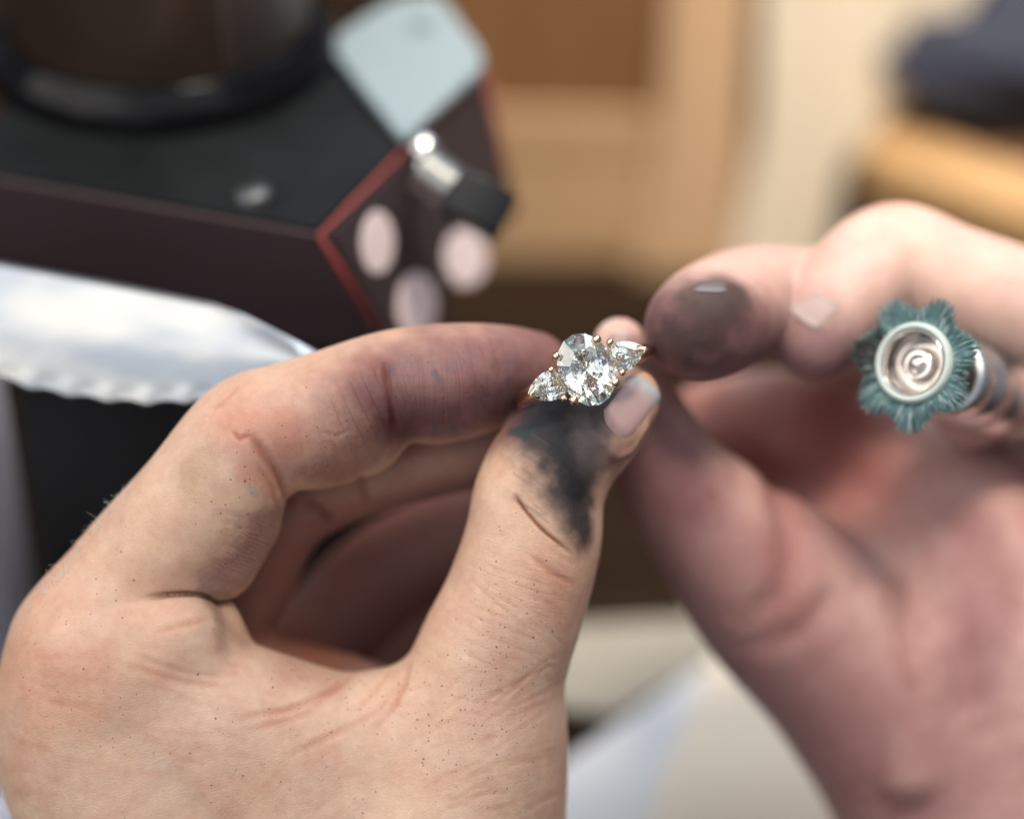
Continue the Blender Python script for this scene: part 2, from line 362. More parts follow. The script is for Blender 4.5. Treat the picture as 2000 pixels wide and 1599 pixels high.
# ================================================================== HANDS: one implicit surface each, meshed with surface nets
def spline(ctrl, sub=6):
    """(px, py, depth, radius px) control points -> dense camera-frame mm points and radii"""
    P = np.array([list(cmm(a, b, c)) + [r * (D + c) / F] for a, b, c, r in ctrl]); out = []
    for i in range(len(P) - 1):
        p0, p1, p2, p3 = P[max(i - 1, 0)], P[i], P[i + 1], P[min(i + 2, len(P) - 1)]
        for t in np.linspace(0, 1, sub, endpoint=False):
            out.append(.5 * ((2 * p1) + (-p0 + p2) * t + (2 * p0 - 5 * p1 + 4 * p2 - p3) * t * t + (-p0 + 3 * p1 - 3 * p2 + p3) * t ** 3))
    out.append(P[-1]); return np.array(out)
def smin(a, b, k):
    h = np.clip(.5 + .5 * (b - a) / k, 0, 1); return b + (a - b) * h - k * h * (1 - h)
BIG = 40.0
def chain_sdf(ch, X, cen, hd, pad):
    """X (blocks, n, 3); segments are only evaluated in blocks near them"""
    d = np.full(X.shape[:2], BIG, np.float32)
    for i in range(len(ch) - 1):
        a, b, ra, rb = ch[i, :3], ch[i + 1, :3], ch[i, 3], ch[i + 1, 3]
        ab = b - a; L2 = max(ab @ ab, 1e-9)
        t = np.clip(((cen - a) @ ab) / L2, 0, 1); dc_ = np.linalg.norm(cen - a - t[:, None] * ab, axis=1)
        m = dc_ < max(ra, rb) + hd + pad
        if not m.any(): continue
        Q = X[m] - a; t = np.clip((Q @ ab) / L2, 0, 1)
        dd = np.sqrt(((Q - t[..., None] * ab) ** 2).sum(-1)) - (ra + (rb - ra) * t)
        d[m] = np.minimum(d[m], dd)
    return d
def polygonise(sdf, lo, hi, h):
    Bk = 8; lo = np.array(lo, float); nb = np.ceil((np.array(hi) - lo) / h / Bk).astype(int); n = nb * Bk
    bi = np.stack(np.meshgrid(*[np.arange(k) for k in nb], indexing='ij'), -1).reshape(-1, 3)
    cen = lo + (bi * Bk + (Bk - 1) / 2) * h; hd = Bk * h * .87
    dc_ = np.concatenate([sdf(cen[i:i + 20000, None, :], cen[i:i + 20000], 0, 200)[:, 0] for i in range(0, len(cen), 20000)])
    vol = np.where(dc_.reshape(nb) < 0, -50., 50.).astype(np.float32)
    vol = vol.repeat(Bk, 0).repeat(Bk, 1).repeat(Bk, 2)
    act = np.where(np.abs(dc_) < hd * 1.25 + .8)[0]
    loc = np.stack(np.meshgrid(*[np.arange(Bk)] * 3, indexing='ij'), -1).reshape(-1, 3) * h
    v6 = vol.reshape(nb[0], Bk, nb[1], Bk, nb[2], Bk)
    for i in range(0, len(act), 600):
        a = act[i:i + 600]; X = lo + bi[a][:, None, :] * Bk * h + loc[None]
        q = sdf(X.astype(np.float32), cen[a], hd, 7).reshape(-1, Bk, Bk, Bk)
        v6[bi[a, 0], :, bi[a, 1], :, bi[a, 2], :] = q
    ins = vol < 0
    c = np.zeros(n - 1, np.uint8)
    for dx in (0, 1):
        for dy in (0, 1):
            for dz in (0, 1): c += ins[dx:n[0] - 1 + dx, dy:n[1] - 1 + dy, dz:n[2] - 1 + dz]
    cell = np.argwhere((c > 0) & (c < 8)); idx = np.full(n - 1, -1, np.int32); idx[tuple(cell.T)] = np.arange(len(cell))
    acc = np.zeros((len(cell), 3)); cnt = np.zeros(len(cell))
    for ax in range(3):
        o1, o2 = [k for k in range(3) if k != ax]
        for u in (0, 1):
            for v in (0, 1):
                off = np.zeros(3, int); off[o1] = u; off[o2] = v; p = cell + off; q = p.copy(); q[:, ax] += 1
                va, vb = vol[tuple(p.T)], vol[tuple(q.T)]; m = (va < 0) != (vb < 0)
                t = np.where(m, va / np.where(m, va - vb, 1), 0); pt = p.astype(float); pt[:, ax] += t
                acc[m] += pt[m]; cnt[m] += 1
    V = lo + (acc / cnt[:, None]) * h; Fc = []
    for ax in range(3):
        o1, o2 = [(1, 2), (2, 0), (0, 1)][ax]
        sl = [slice(1, n[k] - 1) for k in range(3)]; s2 = list(sl); sl[ax] = slice(0, n[ax] - 1); s2[ax] = slice(1, n[ax])
        A_, B_ = ins[tuple(sl)], ins[tuple(s2)]; e = np.argwhere(A_ != B_); st = np.array([1, 1, 1]); st[ax] = 0; 
        flip = A_[tuple(e.T)]; e = e + st
        d1 = np.zeros(3, int); d1[o1] = 1; d2 = np.zeros(3, int); d2[o2] = 1
        q = np.stack([idx[tuple((e - d1 - d2).T)], idx[tuple((e - d2).T)], idx[tuple(e.T)], idx[tuple((e - d1).T)]], 1)
        q[~flip] = q[~flip][:, ::-1]; Fc.append(q)
    Fc = np.concatenate(Fc); Fc = Fc[(Fc >= 0).all(1)]
    e = np.concatenate([Fc[:, [k, (k + 1) % 4]] for k in range(4)]); dg = np.bincount(e.ravel(), minlength=len(V))[:, None]
    V, _n = settle(sdf, V)
    for _ in range(5):                        # relax the seams between the segments
        A_ = np.stack([np.bincount(e[:, 0], V[e[:, 1], k], len(V)) + np.bincount(e[:, 1], V[e[:, 0], k], len(V)) for k in range(3)], 1); V = V * .45 + .55 * A_ / dg
    return V, Fc
def settle(sdf, V, h=.12):
    out, nn = [], []
    for i in range(0, len(V), 40000):
        P = V[i:i + 40000]; X = P[:, None, :] + np.array([[0, 0, 0], [h, 0, 0], [0, h, 0], [0, 0, h]]); q = sdf(X.astype(np.float32), P, h, 8).astype(float)
        g_ = (q[:, 1:] - q[:, :1]) / h; l = np.linalg.norm(g_, axis=1, keepdims=True) + 1e-6; nn.append(g_ / l)
        out.append(P - g_ / l * np.clip(q[:, :1], -.3, .3) * .8)
    return np.concatenate(out), np.concatenate(nn)
def vnoise(P, s, seed=0):
    Q = P * s + seed * 17.3 + 500; i = np.floor(Q).astype(np.int64); f = Q - i; f = f * f * (3 - 2 * f); r = 0
    for dx in (0, 1):
        for dy in (0, 1):
            for dz in (0, 1):
                hsh = ((i[:, 0] + dx) * 73856093 ^ (i[:, 1] + dy) * 19349663 ^ (i[:, 2] + dz) * 83492791) & 0xffff
                hsh = (hsh * 40503 + 12345 & 0xffff) / 65535.
                r = r + hsh * (f[:, 0] if dx else 1 - f[:, 0]) * (f[:, 1] if dy else 1 - f[:, 1]) * (f[:, 2] if dz else 1 - f[:, 2])
    return r
def fbm(P, s, seed=0, o=4):
    return sum(vnoise(P, s * 2 ** k, seed + k) * .5 ** k for k in range(o)) / (2 - .5 ** (o - 1))
def poly_dist(P, path):
    """distance of points to a 3-D polyline, and position 0..1 along it"""
    path = np.asarray(path); best = np.full(len(P), 1e3); at = np.zeros(len(P)); n = len(path) - 1
    if n == 0: return np.linalg.norm(P - path[0], axis=1), at
    for i in range(n):
        ab = path[i + 1] - path[i]; t = np.clip((P - path[i]) @ ab / max(ab @ ab, 1e-9), 0, 1)
        d = np.linalg.norm(P - path[i] - t[:, None] * ab, axis=1); m = d < best; best[m] = d[m]; at[m] = (i + t[m]) / n
    return best, at
class Hand:
    """mesh in camera-frame mm; strokes are laid on the surface, then kept as places on it"""
    def __init__(s, sdf, chains, lo, hi, h):
        s.sdf, s.chains = sdf, chains
        s.V, s.F = polygonise(sdf, lo, hi, h); _, s.N = settle(sdf, s.V)
        s.bvh = BVHTree.FromPolygons([tuple(v) for v in s.V], [tuple(map(int, f)) for f in s.F])
        s.off = np.zeros(len(s.V)); s.col = np.ones((len(s.V), 3)); s.speck = np.zeros(len(s.V)); s.rid = np.zeros(len(s.V)); s.V0 = s.V.copy()
        s.along = np.zeros(len(s.V)); best = np.full(len(s.V), 1e3)
        for ci, ch in enumerate(chains):
            Ls = np.concatenate([[0], np.cumsum(np.linalg.norm(np.diff(ch[:, :3], axis=0), axis=1))]) + ci * 100
            for i in range(len(ch) - 1):
                a = ch[i, :3]; ab = ch[i + 1, :3] - a; t = np.clip((s.V - a) @ ab / max(ab @ ab, 1e-9), 0, 1)
                d = np.linalg.norm(s.V - a - t[:, None] * ab, axis=1) - (ch[i, 3] + (ch[i + 1, 3] - ch[i, 3]) * t)
                m = d < best; best[m] = d[m]; s.along[m] = (Ls[i] + (Ls[i + 1] - Ls[i]) * t)[m]
    def hit(s, px, py):
        d = Vector(((px - 1000) / F, -(py - 799.5) / F, 1)).normalized()
        loc, nor, i, q = s.bvh.ray_cast(Vector((0, 0, 0)), d)
        return None if loc is None else np.array(loc)
    def path(s, pts, n=24):
        pts = np.array(pts, float); t = np.linspace(0, len(pts) - 1, max(n, 2)); k = np.arange(len(pts))
        if len(pts) > 2:                      # rounded through the points
            xs_ = np.interp(t, k, pts[:, 0]); ys_ = np.interp(t, k, pts[:, 1])
            for _ in range(2):
                xs_[1:-1] = (xs_[:-2] + 2 * xs_[1:-1] + xs_[2:]) / 4; ys_[1:-1] = (ys_[:-2] + 2 * ys_[1:-1] + ys_[2:]) / 4
        else: xs_, ys_ = np.interp(t, k, pts[:, 0]), np.interp(t, k, pts[:, 1])
        hits = [s.hit(x, y) for x, y in zip(xs_, ys_)]; return np.array([q for q in hits if q is not None])
    def near(s, path, r):
        lo, hi = path.min(0) - r, path.max(0) + r; return np.where(((s.V0 > lo) & (s.V0 < hi)).all(1))[0]
    def crease(s, pts, width, depth, tint=None, amt=.5, n=24, lip=.18):
        p = s.path(pts, n)
        if len(p) < 2: return
        i = s.near(p, width * 4); d, t = poly_dist(s.V0[i], p); taper = np.clip(np.minimum(t, 1 - t) * 5, 0, 1) ** .7
        x = d / width
        s.off[i] += (-depth * np.exp(-x * x) + depth * lip * np.exp(-((x - 2) ** 2) * .9)) * taper
        if tint is not None:
            a = (np.exp(-(x * .9) ** 2) * taper * amt)[:, None]; s.col[i] = s.col[i] * (1 - a) + np.array(tint) * s.col[i] * a
    def stain(s, pts, width, col, amt, rag=.5, ns=.5, soft=1.0, seed=0, mul=False, n=16):
        p = s.path(pts, n)
        if len(p) < 1: return
        wmax = max(width) if hasattr(width, '__len__') else width
        i = s.near(p, wmax * 2.5); d, t = poly_dist(s.V0[i], p)
        wv = np.interp(t, np.linspace(0, 1, len(width)), width) if hasattr(width, '__len__') else width
        nz = fbm(s.V0[i], ns, seed) - .5; x = d / wv + nz * rag * 2
        a = np.clip((1 + .5 * soft - x) / soft, 0, 1); a = a * a * (3 - 2 * a) * amt
        a = (a * (1 - .35 * rag * (fbm(s.V0[i], ns * 5, seed + 9) - .3)))[:, None].clip(0, 1)
        tgt = s.col[i] * np.array(col) if mul else np.array(col); s.col[i] = s.col[i] * (1 - a) + tgt * a
    def bump(s, pts, width, height, n=12):
        p = s.path(pts, n); i = s.near(p, width * 3); d, _ = poly_dist(s.V0[i], p); s.off[i] += height * np.exp(-(d / width) ** 2)
    def mark(s, arr, pts, width, amt, n=12):
        p = s.path(pts, n); i = s.near(p, width * 2.5); d, _ = poly_dist(s.V0[i], p); arr[i] = np.maximum(arr[i], amt * np.exp(-(d / width) ** 2))
    def build(s, name, m, parent=None, origin=None):
        W_ = c2w_np(s.V + s.N * s.off[:, None]); origin = Vector(origin) if origin is not None else Vector(W_.mean(0))
        me = bpy.data.meshes.new(name); V = (W_ - np.array(origin)).astype(np.float32)
        me.vertices.add(len(V)); me.vertices.foreach_set('co', V.ravel())
        nf_ = len(s.F); me.loops.add(nf_ * 4); me.loops.foreach_set('vertex_index', s.F.astype(np.int32).ravel())
        me.polygons.add(nf_); me.polygons.foreach_set('loop_start', np.arange(nf_, dtype=np.int32) * 4); me.polygons.foreach_set('use_smooth', [True] * nf_)
        me.update(calc_edges=True); me.validate()
        at = me.attributes.new('tone', 'FLOAT_COLOR', 'POINT'); at.data.foreach_set('color', np.concatenate([s.col, np.ones((len(V), 1))], 1).astype(np.float32).ravel())
        for nm, arr in (('speck', s.speck), ('ridge', s.rid), ('along', s.along)):
            at = me.attributes.new(nm, 'FLOAT', 'POINT'); at.data.foreach_set('value', arr.astype(np.float32))
        me.materials.append(m); o = bpy.data.objects.new(name, me); COL.objects.link(o); o.location = origin
        if parent: o.parent = parent; o.matrix_parent_inverse = Matrix.Translation(parent.location).inverted()
        return o
def skin(name, sss=.17, rough=.48):
    m, N, L, b = mat(name)
    at = N.new('ShaderNodeAttribute'); at.attribute_name = 'tone'; tc = N.new('ShaderNodeTexCoord')
    def noise(scale, det=4, rough_=.6):
        q = N.new('ShaderNodeTexNoise'); q.inputs['Scale'].default_value = scale; q.inputs['Detail'].default_value = det; q.inputs['Roughness'].default_value = rough_; L.new(tc.outputs['Object'], q.inputs['Vector']); return q
    def math_(op, a, b_=None, c_=None):
        q = N.new('ShaderNodeMath'); q.operation = op
        for k, v in enumerate((a, b_, c_)):
            if v is None: continue
            if isinstance(v, (int, float)): q.inputs[k].default_value = v
            else: L.new(v, q.inputs[k])
        return q.outputs[0]
    def mul(c, f):
        q = N.new('ShaderNodeMix'); q.data_type = 'RGBA'; q.blend_type = 'MULTIPLY'; q.inputs[0].default_value = 1; L.new(c, q.inputs[6]); L.new(f, q.inputs[7]); return q.outputs[2]
    fine = noise(900, 5); mid = noise(160, 5)
    c1 = N.new('ShaderNodeValToRGB'); c1.color_ramp.elements[0].position = .3; c1.color_ramp.elements[1].position = .7
    c1.color_ramp.elements[0].color = (.93, .85, .83, 1); c1.color_ramp.elements[1].color = (1.05, 1.07, 1.07, 1); L.new(mid.outputs['Fac'], c1.inputs[0])
    c2 = N.new('ShaderNodeMapRange'); c2.inputs['From Min'].default_value = .3; c2.inputs['From Max'].default_value = .7; c2.inputs['To Min'].default_value = .93; c2.inputs['To Max'].default_value = 1.05; L.new(fine.outputs['Fac'], c2.inputs['Value'])
    col = mul(mul(at.outputs['Color'], c1.outputs[0]), c2.outputs[0])
    # metal dust specks, gathered where the skin is marked
    sa = N.new('ShaderNodeAttribute'); sa.attribute_name = 'speck'
    tot = None
    for sc_, thr in ((1700, .16), (1050, .13)):
        vo = N.new('ShaderNodeTexVoronoi'); vo.inputs['Scale'].default_value = sc_; wp = noise(2500, 2)
        ad = N.new('ShaderNodeVectorMath'); ad.operation = 'MULTIPLY_ADD'; L.new(wp.outputs['Color'], ad.inputs[0]); ad.inputs[1].default_value = (.0005,) * 3; L.new(tc.outputs['Object'], ad.inputs[2]); L.new(ad.outputs[0], vo.inputs['Vector'])
        sep = N.new('ShaderNodeSeparateColor'); L.new(vo.outputs['Color'], sep.inputs[0])
        on = math_('LESS_THAN', sep.outputs[0], math_('MULTIPLY', sa.outputs['Fac'], .95)); rad = math_('MULTIPLY', sep.outputs[1], thr)
        q = math_('MULTIPLY', on, math_('LESS_THAN', vo.outputs['Distance'], math_('ADD', rad, .05))); tot = q if tot is None else math_('MAXIMUM', tot, q)
    mx = N.new('ShaderNodeMix'); mx.data_type = 'RGBA'; L.new(math_('MULTIPLY', tot, .8), mx.inputs[0]); L.new(col, mx.inputs[6]); mx.inputs[7].default_value = (.035, .032, .06, 1)
    L.new(mx.outputs[2], b.inputs['Base Color'])
    b.inputs['Subsurface Weight'].default_value = sss; b.inputs['Subsurface Radius'].default_value = (1, .32, .18); b.inputs['Subsurface Scale'].default_value = .0026
    bw = N.new('ShaderNodeRGBToBW'); L.new(at.outputs['Color'], bw.inputs[0]); sp = N.new('ShaderNodeMapRange'); sp.inputs['From Min'].default_value = .02; sp.inputs['From Max'].default_value = .3; sp.inputs['To Min'].default_value = .10; sp.inputs['To Max'].default_value = .42; L.new(bw.outputs[0], sp.inputs['Value']); L.new(sp.outputs[0], b.inputs['Specular IOR Level'])
    rr = N.new('ShaderNodeMapRange'); rr.inputs['To Min'].default_value = rough - .08; rr.inputs['To Max'].default_value = rough + .12; L.new(fine.outputs['Fac'], rr.inputs['Value']); L.new(rr.outputs[0], b.inputs['Roughness'])
    # relief: cross-hatched skin cells plus fine ridges across the fingers
    vo = N.new('ShaderNodeTexVoronoi'); vo.feature = 'DISTANCE_TO_EDGE'; vo.inputs['Scale'].default_value = 2200; wp = noise(700, 3)
    ad = N.new('ShaderNodeVectorMath'); ad.operation = 'MULTIPLY_ADD'; L.new(wp.outputs['Color'], ad.inputs[0]); ad.inputs[1].default_value = (.0012,) * 3; L.new(tc.outputs['Object'], ad.inputs[2]); L.new(ad.outputs[0], vo.inputs['Vector'])
    ce = math_('MINIMUM', math_('MULTIPLY', vo.outputs['Distance'], 3.0), .5)
    al = N.new('ShaderNodeAttribute'); al.attribute_name = 'along'; rd = N.new('ShaderNodeAttribute'); rd.attribute_name = 'ridge'; wv = noise(260, 3)
    sn = math_('SINE', math_('ADD', math_('MULTIPLY', al.outputs['Fac'], 2 * math.pi / .62), math_('MULTIPLY', wv.outputs['Fac'], 9.0)))
    hgt = math_('ADD', math_('ADD', math_('MULTIPLY', ce, .55), math_('MULTIPLY', fine.outputs['Fac'], .8)), math_('MULTIPLY', sn, math_('MULTIPLY', rd.outputs['Fac'], .55)))
    bp = N.new('ShaderNodeBump'); bp.inputs['Strength'].default_value = .6; bp.inputs['Distance'].default_value = .00016; L.new(hgt, bp.inputs['Height']); L.new(bp.outputs[0], b.inputs['Normal'])
    return m
def group_sdf(chs, X, cen, hd, pad, k=None):
    d = None
    for c in chs:
        q = chain_sdf(c, X, cen, hd, pad); d = q if d is None else (smin(d, q, k) if k else np.minimum(d, q))
    return d
def nail(h, quad, lift, m, name, parent, nu=14, nv=14, curve=.35, free=.18, freem=None):
    """a nail plate laid on the finger: quad corners in order root-left, root-right, tip-right, tip-left"""
    q = np.array(quad, float); G = np.zeros((nu, nv, 3)); ok = True
    us = np.linspace(0, 1, nu); vs = np.linspace(0, 1, nv)
    for i, u in enumerate(us):
        for j, v in enumerate(vs):
            # squircle the corners at the root
            uu = u; rootpull = .22 * (2 * abs(uu - .5)) ** 3 ; vv = v * (1 - rootpull) + rootpull; tp = .14 * (2 * abs(uu - .5)) ** 3; vv = vv - tp * v
            p = (q[0] * (1 - uu) + q[1] * uu) * (1 - vv) + (q[3] * (1 - uu) + q[2] * uu) * vv
            hp = h.hit(*p)
            G[i, j] = hp if hp is not None else np.nan
    for i in range(nu):                         # carry the free edge on beyond the skin
        for j in range(nv):
            if np.isnan(G[i, j]).any(): G[i, j] = 2 * G[i, j - 1] - G[i, j - 2] if j > 1 and not np.isnan(G[i, j - 2]).any() else (G[i - 1, j] if i else G[i, j])
    for _ in range(3): G[1:-1, 1:-1] = (G[:-2, 1:-1] + G[2:, 1:-1] + G[1:-1, :-2] + G[1:-1, 2:]) / 4
    nx = np.cross(np.gradient(G, axis=0), np.gradient(G, axis=1)); nx /= np.linalg.norm(nx, axis=2, keepdims=True) + 1e-9
    if np.nanmean((nx * G).sum(2)) > 0: nx = -nx
    uu, vv = np.meshgrid(us, vs, indexing='ij'); e = np.minimum(np.minimum(uu, 1 - uu), vv) * 6
    lf = lift * (np.clip(e, 0, 1) * 1.5 - .5) + lift * .8 * np.clip((vv - .75) / .25, 0, 1)
    T = G + nx * lf[..., None]; Bm = T - nx * .45
    V = list(c2w_np(T.reshape(-1, 3))) + list(c2w_np(Bm.reshape(-1, 3))); n = nu * nv; Fc = []
    for i in range(nu - 1):
        for j in range(nv - 1):
            a_ = i * nv + j; Fc += [(a_, a_ + nv, a_ + nv + 1, a_ + 1), (n + a_, n + a_ + 1, n + a_ + nv + 1, n + a_ + nv)]
    rim = [i * nv for i in range(nu)] + [(nu - 1) * nv + j for j in range(1, nv)] + [i * nv + nv - 1 for i in range(nu - 2, -1, -1)] + [j for j in range(nv - 2, 0, -1)]
    for k in range(len(rim)): a_, b2 = rim[k], rim[(k + 1) % len(rim)]; Fc.append((a_, b2, b2 + n, a_ + n))
    o = fix(link(name, V, Fc, m, parent, True))
    at = o.data.attributes.new('v', 'FLOAT', 'POINT'); at.data.foreach_set('value', np.concatenate([vv.ravel()] * 2).astype(np.float32))
    at = o.data.attributes.new('rim', 'FLOAT', 'POINT'); at.data.foreach_set('value', np.concatenate([np.clip(np.minimum(np.minimum(uu, 1 - uu) * 1.4, vv), 0, 1).ravel()] * 2).astype(np.float32))
    return o
def nail_mat(name, bed, edge, at_=.78):
    m, N, L, b = mat(name); a = N.new('ShaderNodeAttribute'); a.attribute_name = 'v'
    cr = N.new('ShaderNodeValToRGB'); e = cr.color_ramp.elements; e[0].position = at_ - .10; e[0].color = (*bed, 1); e[1].position = at_ + .10; e[1].color = (*edge, 1)
    L.new(a.outputs['Fac'], cr.inputs[0]); b.inputs['Roughness'].default_value = .36
    rm = N.new('ShaderNodeAttribute'); rm.attribute_name = 'rim'; tc = N.new('ShaderNodeTexCoord'); nz = N.new('ShaderNodeTexNoise'); nz.inputs['Scale'].default_value = 420; nz.inputs['Detail'].default_value = 5; L.new(tc.outputs['Object'], nz.inputs['Vector'])
    ad = N.new('ShaderNodeMath'); ad.operation = 'MULTIPLY_ADD'; L.new(nz.outputs['Fac'], ad.inputs[0]); ad.inputs[1].default_value = .34; L.new(rm.outputs['Fac'], ad.inputs[2])
    dr = N.new('ShaderNodeMapRange'); dr.inputs['From Min'].default_value = .12; dr.inputs['From Max'].default_value = .40; dr.inputs['To Min'].default_value = .38; L.new(ad.outputs[0], dr.inputs['Value'])
    mx = N.new('ShaderNodeMix'); mx.data_type = 'RGBA'; mx.blend_type = 'MULTIPLY'; mx.inputs[0].default_value = 1; L.new(cr.outputs[0], mx.inputs[6]); L.new(dr.outputs[0], mx.inputs[7]); L.new(mx.outputs[2], b.inputs['Base Color'])
    b.inputs['Subsurface Weight'].default_value = .15; b.inputs['Subsurface Scale'].default_value = .001
    return m
# ---- left hand
Lc = {
 'index': spline([(205, 1285, 14, 178), (268, 1145, 13.4, 146), (395, 985, 11, 134), (488, 864, 10.5, 129), (560, 833, 10.5, 124), (640, 812, 11, 127), (765, 757, 11.5, 112), (880, 744, 13, 113), (975, 732, 16, 98), (1040, 718, 20, 72)]),
 'back': spline([(205, 1285, 14, 178), (205, 1440, 17, 205), (320, 1620, 19, 250), (420, 1850, 24, 290), (520, 2060, 28, 300)]),
 'back2': spline([(300, 1400, 38, 190), (400, 1600, 42, 260), (520, 2060, 42, 310)]),
 'thumb': spline([(1224, 780, 12, 66), (1168, 828, 11, 94), (1096, 884, 11, 117), (1055, 962, 11, 127), (1040, 1060, 11, 134), (1003, 1180, 12, 140), (953, 1310, 13.5, 153), (928, 1450, 15, 170), (868, 1610, 18, 234), (740, 1830, 23, 280)]),
 'web': spline([(260, 1390, 14, 165), (400, 1402, 12.3, 165), (520, 1434, 13, 158), (660, 1462, 15, 150), (800, 1450, 15, 152), (930, 1450, 15, 165)]),
 'lump': spline([(235, 1300, 14.5, 150), (305, 1266, 10.0, 116), (348, 1248, 7.4, 92)]),
 'lump2': spline([(424, 1205, 13, 40), (436, 1232, 13, 42), (448, 1262, 15, 44)]),
 'fill': spline([(470, 1490, 15.5, 175), (600, 1610, 17.5, 218), (650, 1830, 21, 265)]),
 'pad1': spline([(412, 1082, 12.5, 96), (452, 1012, 12.5, 97)]),
 'pad2': spline([(612, 858, 12.8, 97), (700, 838, 13, 95)]),
 'pad3': spline([(850, 775, 14, 92), (930, 758, 15.5, 88)]),
 'knuckle': spline([(430, 930, 34, 112), (478, 884, 33, 104)]),
 'middle': spline([(330, 1330, 33, 110), (445, 1180, 31, 100), (540, 1010, 28.5, 96), (640, 945, 27, 90), (800, 897, 26, 85), (950, 866, 26, 79), (1060, 815, 26, 68)]),
 'ring': spline([(480, 1420, 50, 118), (615, 1277, 53, 115), (735, 1152, 53, 113), (845, 1078, 51, 107), (982, 1008, 48, 95)]),
 'little': spline([(620, 1440, 58, 120), (760, 1290, 57, 122), (880, 1180, 56, 118), (985, 1120, 55, 105)]),
 'palm': spline([(420, 1330, 32, 120), (560, 1390, 34, 140), (720, 1480, 34, 170), (760, 1700, 36, 250)]),
}
def left_sdf(X, cen, hd, pad, want=False):
    q = lambda k: chain_sdf(Lc[k], X, cen, hd, pad)
    back = smin(q('back'), q('back2'), 6.0)
    ix = q('index')
    for k in ('pad1', 'pad2', 'pad3'): ix = smin(ix, q(k), 1.6)
    A_ = smin(ix, back, 4.5)
    wb = smin(smin(q('web'), q('thumb'), 4.0), q('fill'), 6.0); wb = smin(wb, q('lump'), 4.5); wb = smin(smin(wb, q('lump2'), 1.2), back, 10.0)
    if want: return A_, wb, back
    d = smin(A_, wb, .25)
    pl_ = smin(q('palm'), smin(back, wb, 3), 5.0)
    d = np.minimum(d, smin(q('knuckle'), pl_, 1.5))
    for k in ('middle', 'ring', 'little'): d = np.minimum(d, smin(q(k), pl_, 3.0))
    return np.minimum(d, pl_)
def clip_sdf(f, yb):                           # the wrist is cut square below the frame
    def g_(X, cen, hd, pad): return np.maximum(f(X, cen, hd, pad), (yb - X[..., 1]))
    return g_
SKIN = np.array([0.655, 0.458, 0.338])
lh = Hand(clip_sdf(left_sdf, -92.0), list(Lc.values()), (-85, -93, 342), (25, 18, 425), .34)
lh.col[:] = SKIN
P = lh.V0
# the fold where the finger root closes on the web
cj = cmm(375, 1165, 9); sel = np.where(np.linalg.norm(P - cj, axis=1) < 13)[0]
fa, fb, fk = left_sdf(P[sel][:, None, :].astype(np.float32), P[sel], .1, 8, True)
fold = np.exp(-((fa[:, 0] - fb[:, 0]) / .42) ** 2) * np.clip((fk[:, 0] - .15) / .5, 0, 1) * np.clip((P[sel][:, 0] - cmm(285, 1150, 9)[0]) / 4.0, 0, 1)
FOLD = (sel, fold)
def shade_noise(h, amt, s, tint, seed):
    a = (np.clip((fbm(h.V0, s, seed) - .42) * 4, 0, 1) * amt)[:, None]; h.col = h.col * (1 - a) + h.col * np.array(tint) * a
shade_noise(lh, .4, .07, (1.05, .84, .78), 3); shade_noise(lh, .5, .16, (.90, .85, .88), 5); shade_noise(lh, .35, .5, (.93, .82, .80), 6); shade_noise(lh, .3, .11, (1.06, 1.04, .92), 7)
for pts_, w_ in (([(110, 1260), (170, 1330)], 8), ([(430, 800), (500, 800)], 5), ([(40, 1400), (20, 1450)], 8)): lh.stain(pts_, w_, (1.02, .84, .79), .4, .4, .2, 1.6, 90, True)
lh.stain([(230, 1400), (330, 1500), (420, 1600)], 1.6, (.86, .92, .95), .5, .5, .3, 1.6, 91, True)
GR = (.37, .295, .385)                          # grey purple grime, worn into the skin
lh.stain([(1060, 690), (960, 720), (860, 740), (770, 770)], [9, 10, 10, 8], GR, .95, .35, .25, 1.2, 1, True)
lh.stain([(1040, 700), (760, 750), (620, 800), (500, 850)], [10, 10, 9, 7], (.84, .79, .84), .8, .3, .12, 1.5, 85, True)
lh.stain([(980, 790), (900, 820), (790, 820)], [5, 5, 4], (.46, .36, .44), .8, .5, .3, 1.2, 2, True)
lh.stain([(520, 1030), (490, 1090), (440, 1130)], [4, 5, 4], (.46, .39, .50), .85, .6, .5, 1.2, 3, True)
lh.stain([(700, 740), (640, 850), (560, 870)], [7, 7, 5], (.80, .73, .75), .9, .5, .2, 1.4, 84, True)
lh.stain([(745, 860), (650, 920)], [5, 4], (.58, .50, .54), .85, .5, .4, 1.2, 4, True)
lh.stain([(390, 890), (370, 940)], [2.2, 2.6], (.66, .65, .52), .65, .8, .5, 1.8, 5, True)
lh.stain([(470, 830), (560, 850)], 3.2, (1.02, .74, .68), .6, .5, .4, 1.2, 6, True)
lh.stain([(480, 920), (530, 960)], 1.6, (.95, .66, .60), .6, .5, .4, 1.2, 7, True)
lh.stain([(700, 720), (745, 715)], 2.0, (1.02, .74, .70), .5, .5, .4, 1.2, 8, True)
lh.stain([(490, 955), (500, 965)], .5, (.30, .31, .36), .45, .8, 1.4, .8, 9)
lh.stain([(420, 1190), (432, 1225), (432, 1262)], 1.3, (.5, .46, .46), .6, .8, .8, 1.6, 10, True)
lh.stain([(560, 1310), (660, 1330)], [3, 3], (.80, .68, .72), .6, .6, .4, 1.2, 11, True)
lh.stain([(1050, 1210), (1000, 1330)], [5, 6], (.86, .78, .80), .6, .5, .3, 1.4, 12, True)
lh.stain([(1060, 1110), (1110, 1180)], [4, 4], (.92, .74, .72), .5, .5, .3, 1.4, 13, True)
lh.stain([(560, 1240), (620, 1270)], [5, 5], (1.1, .82, .52), .7, .3, .3, 1.2, 14, True)  # yellow orange tint painting the light on this bit of web
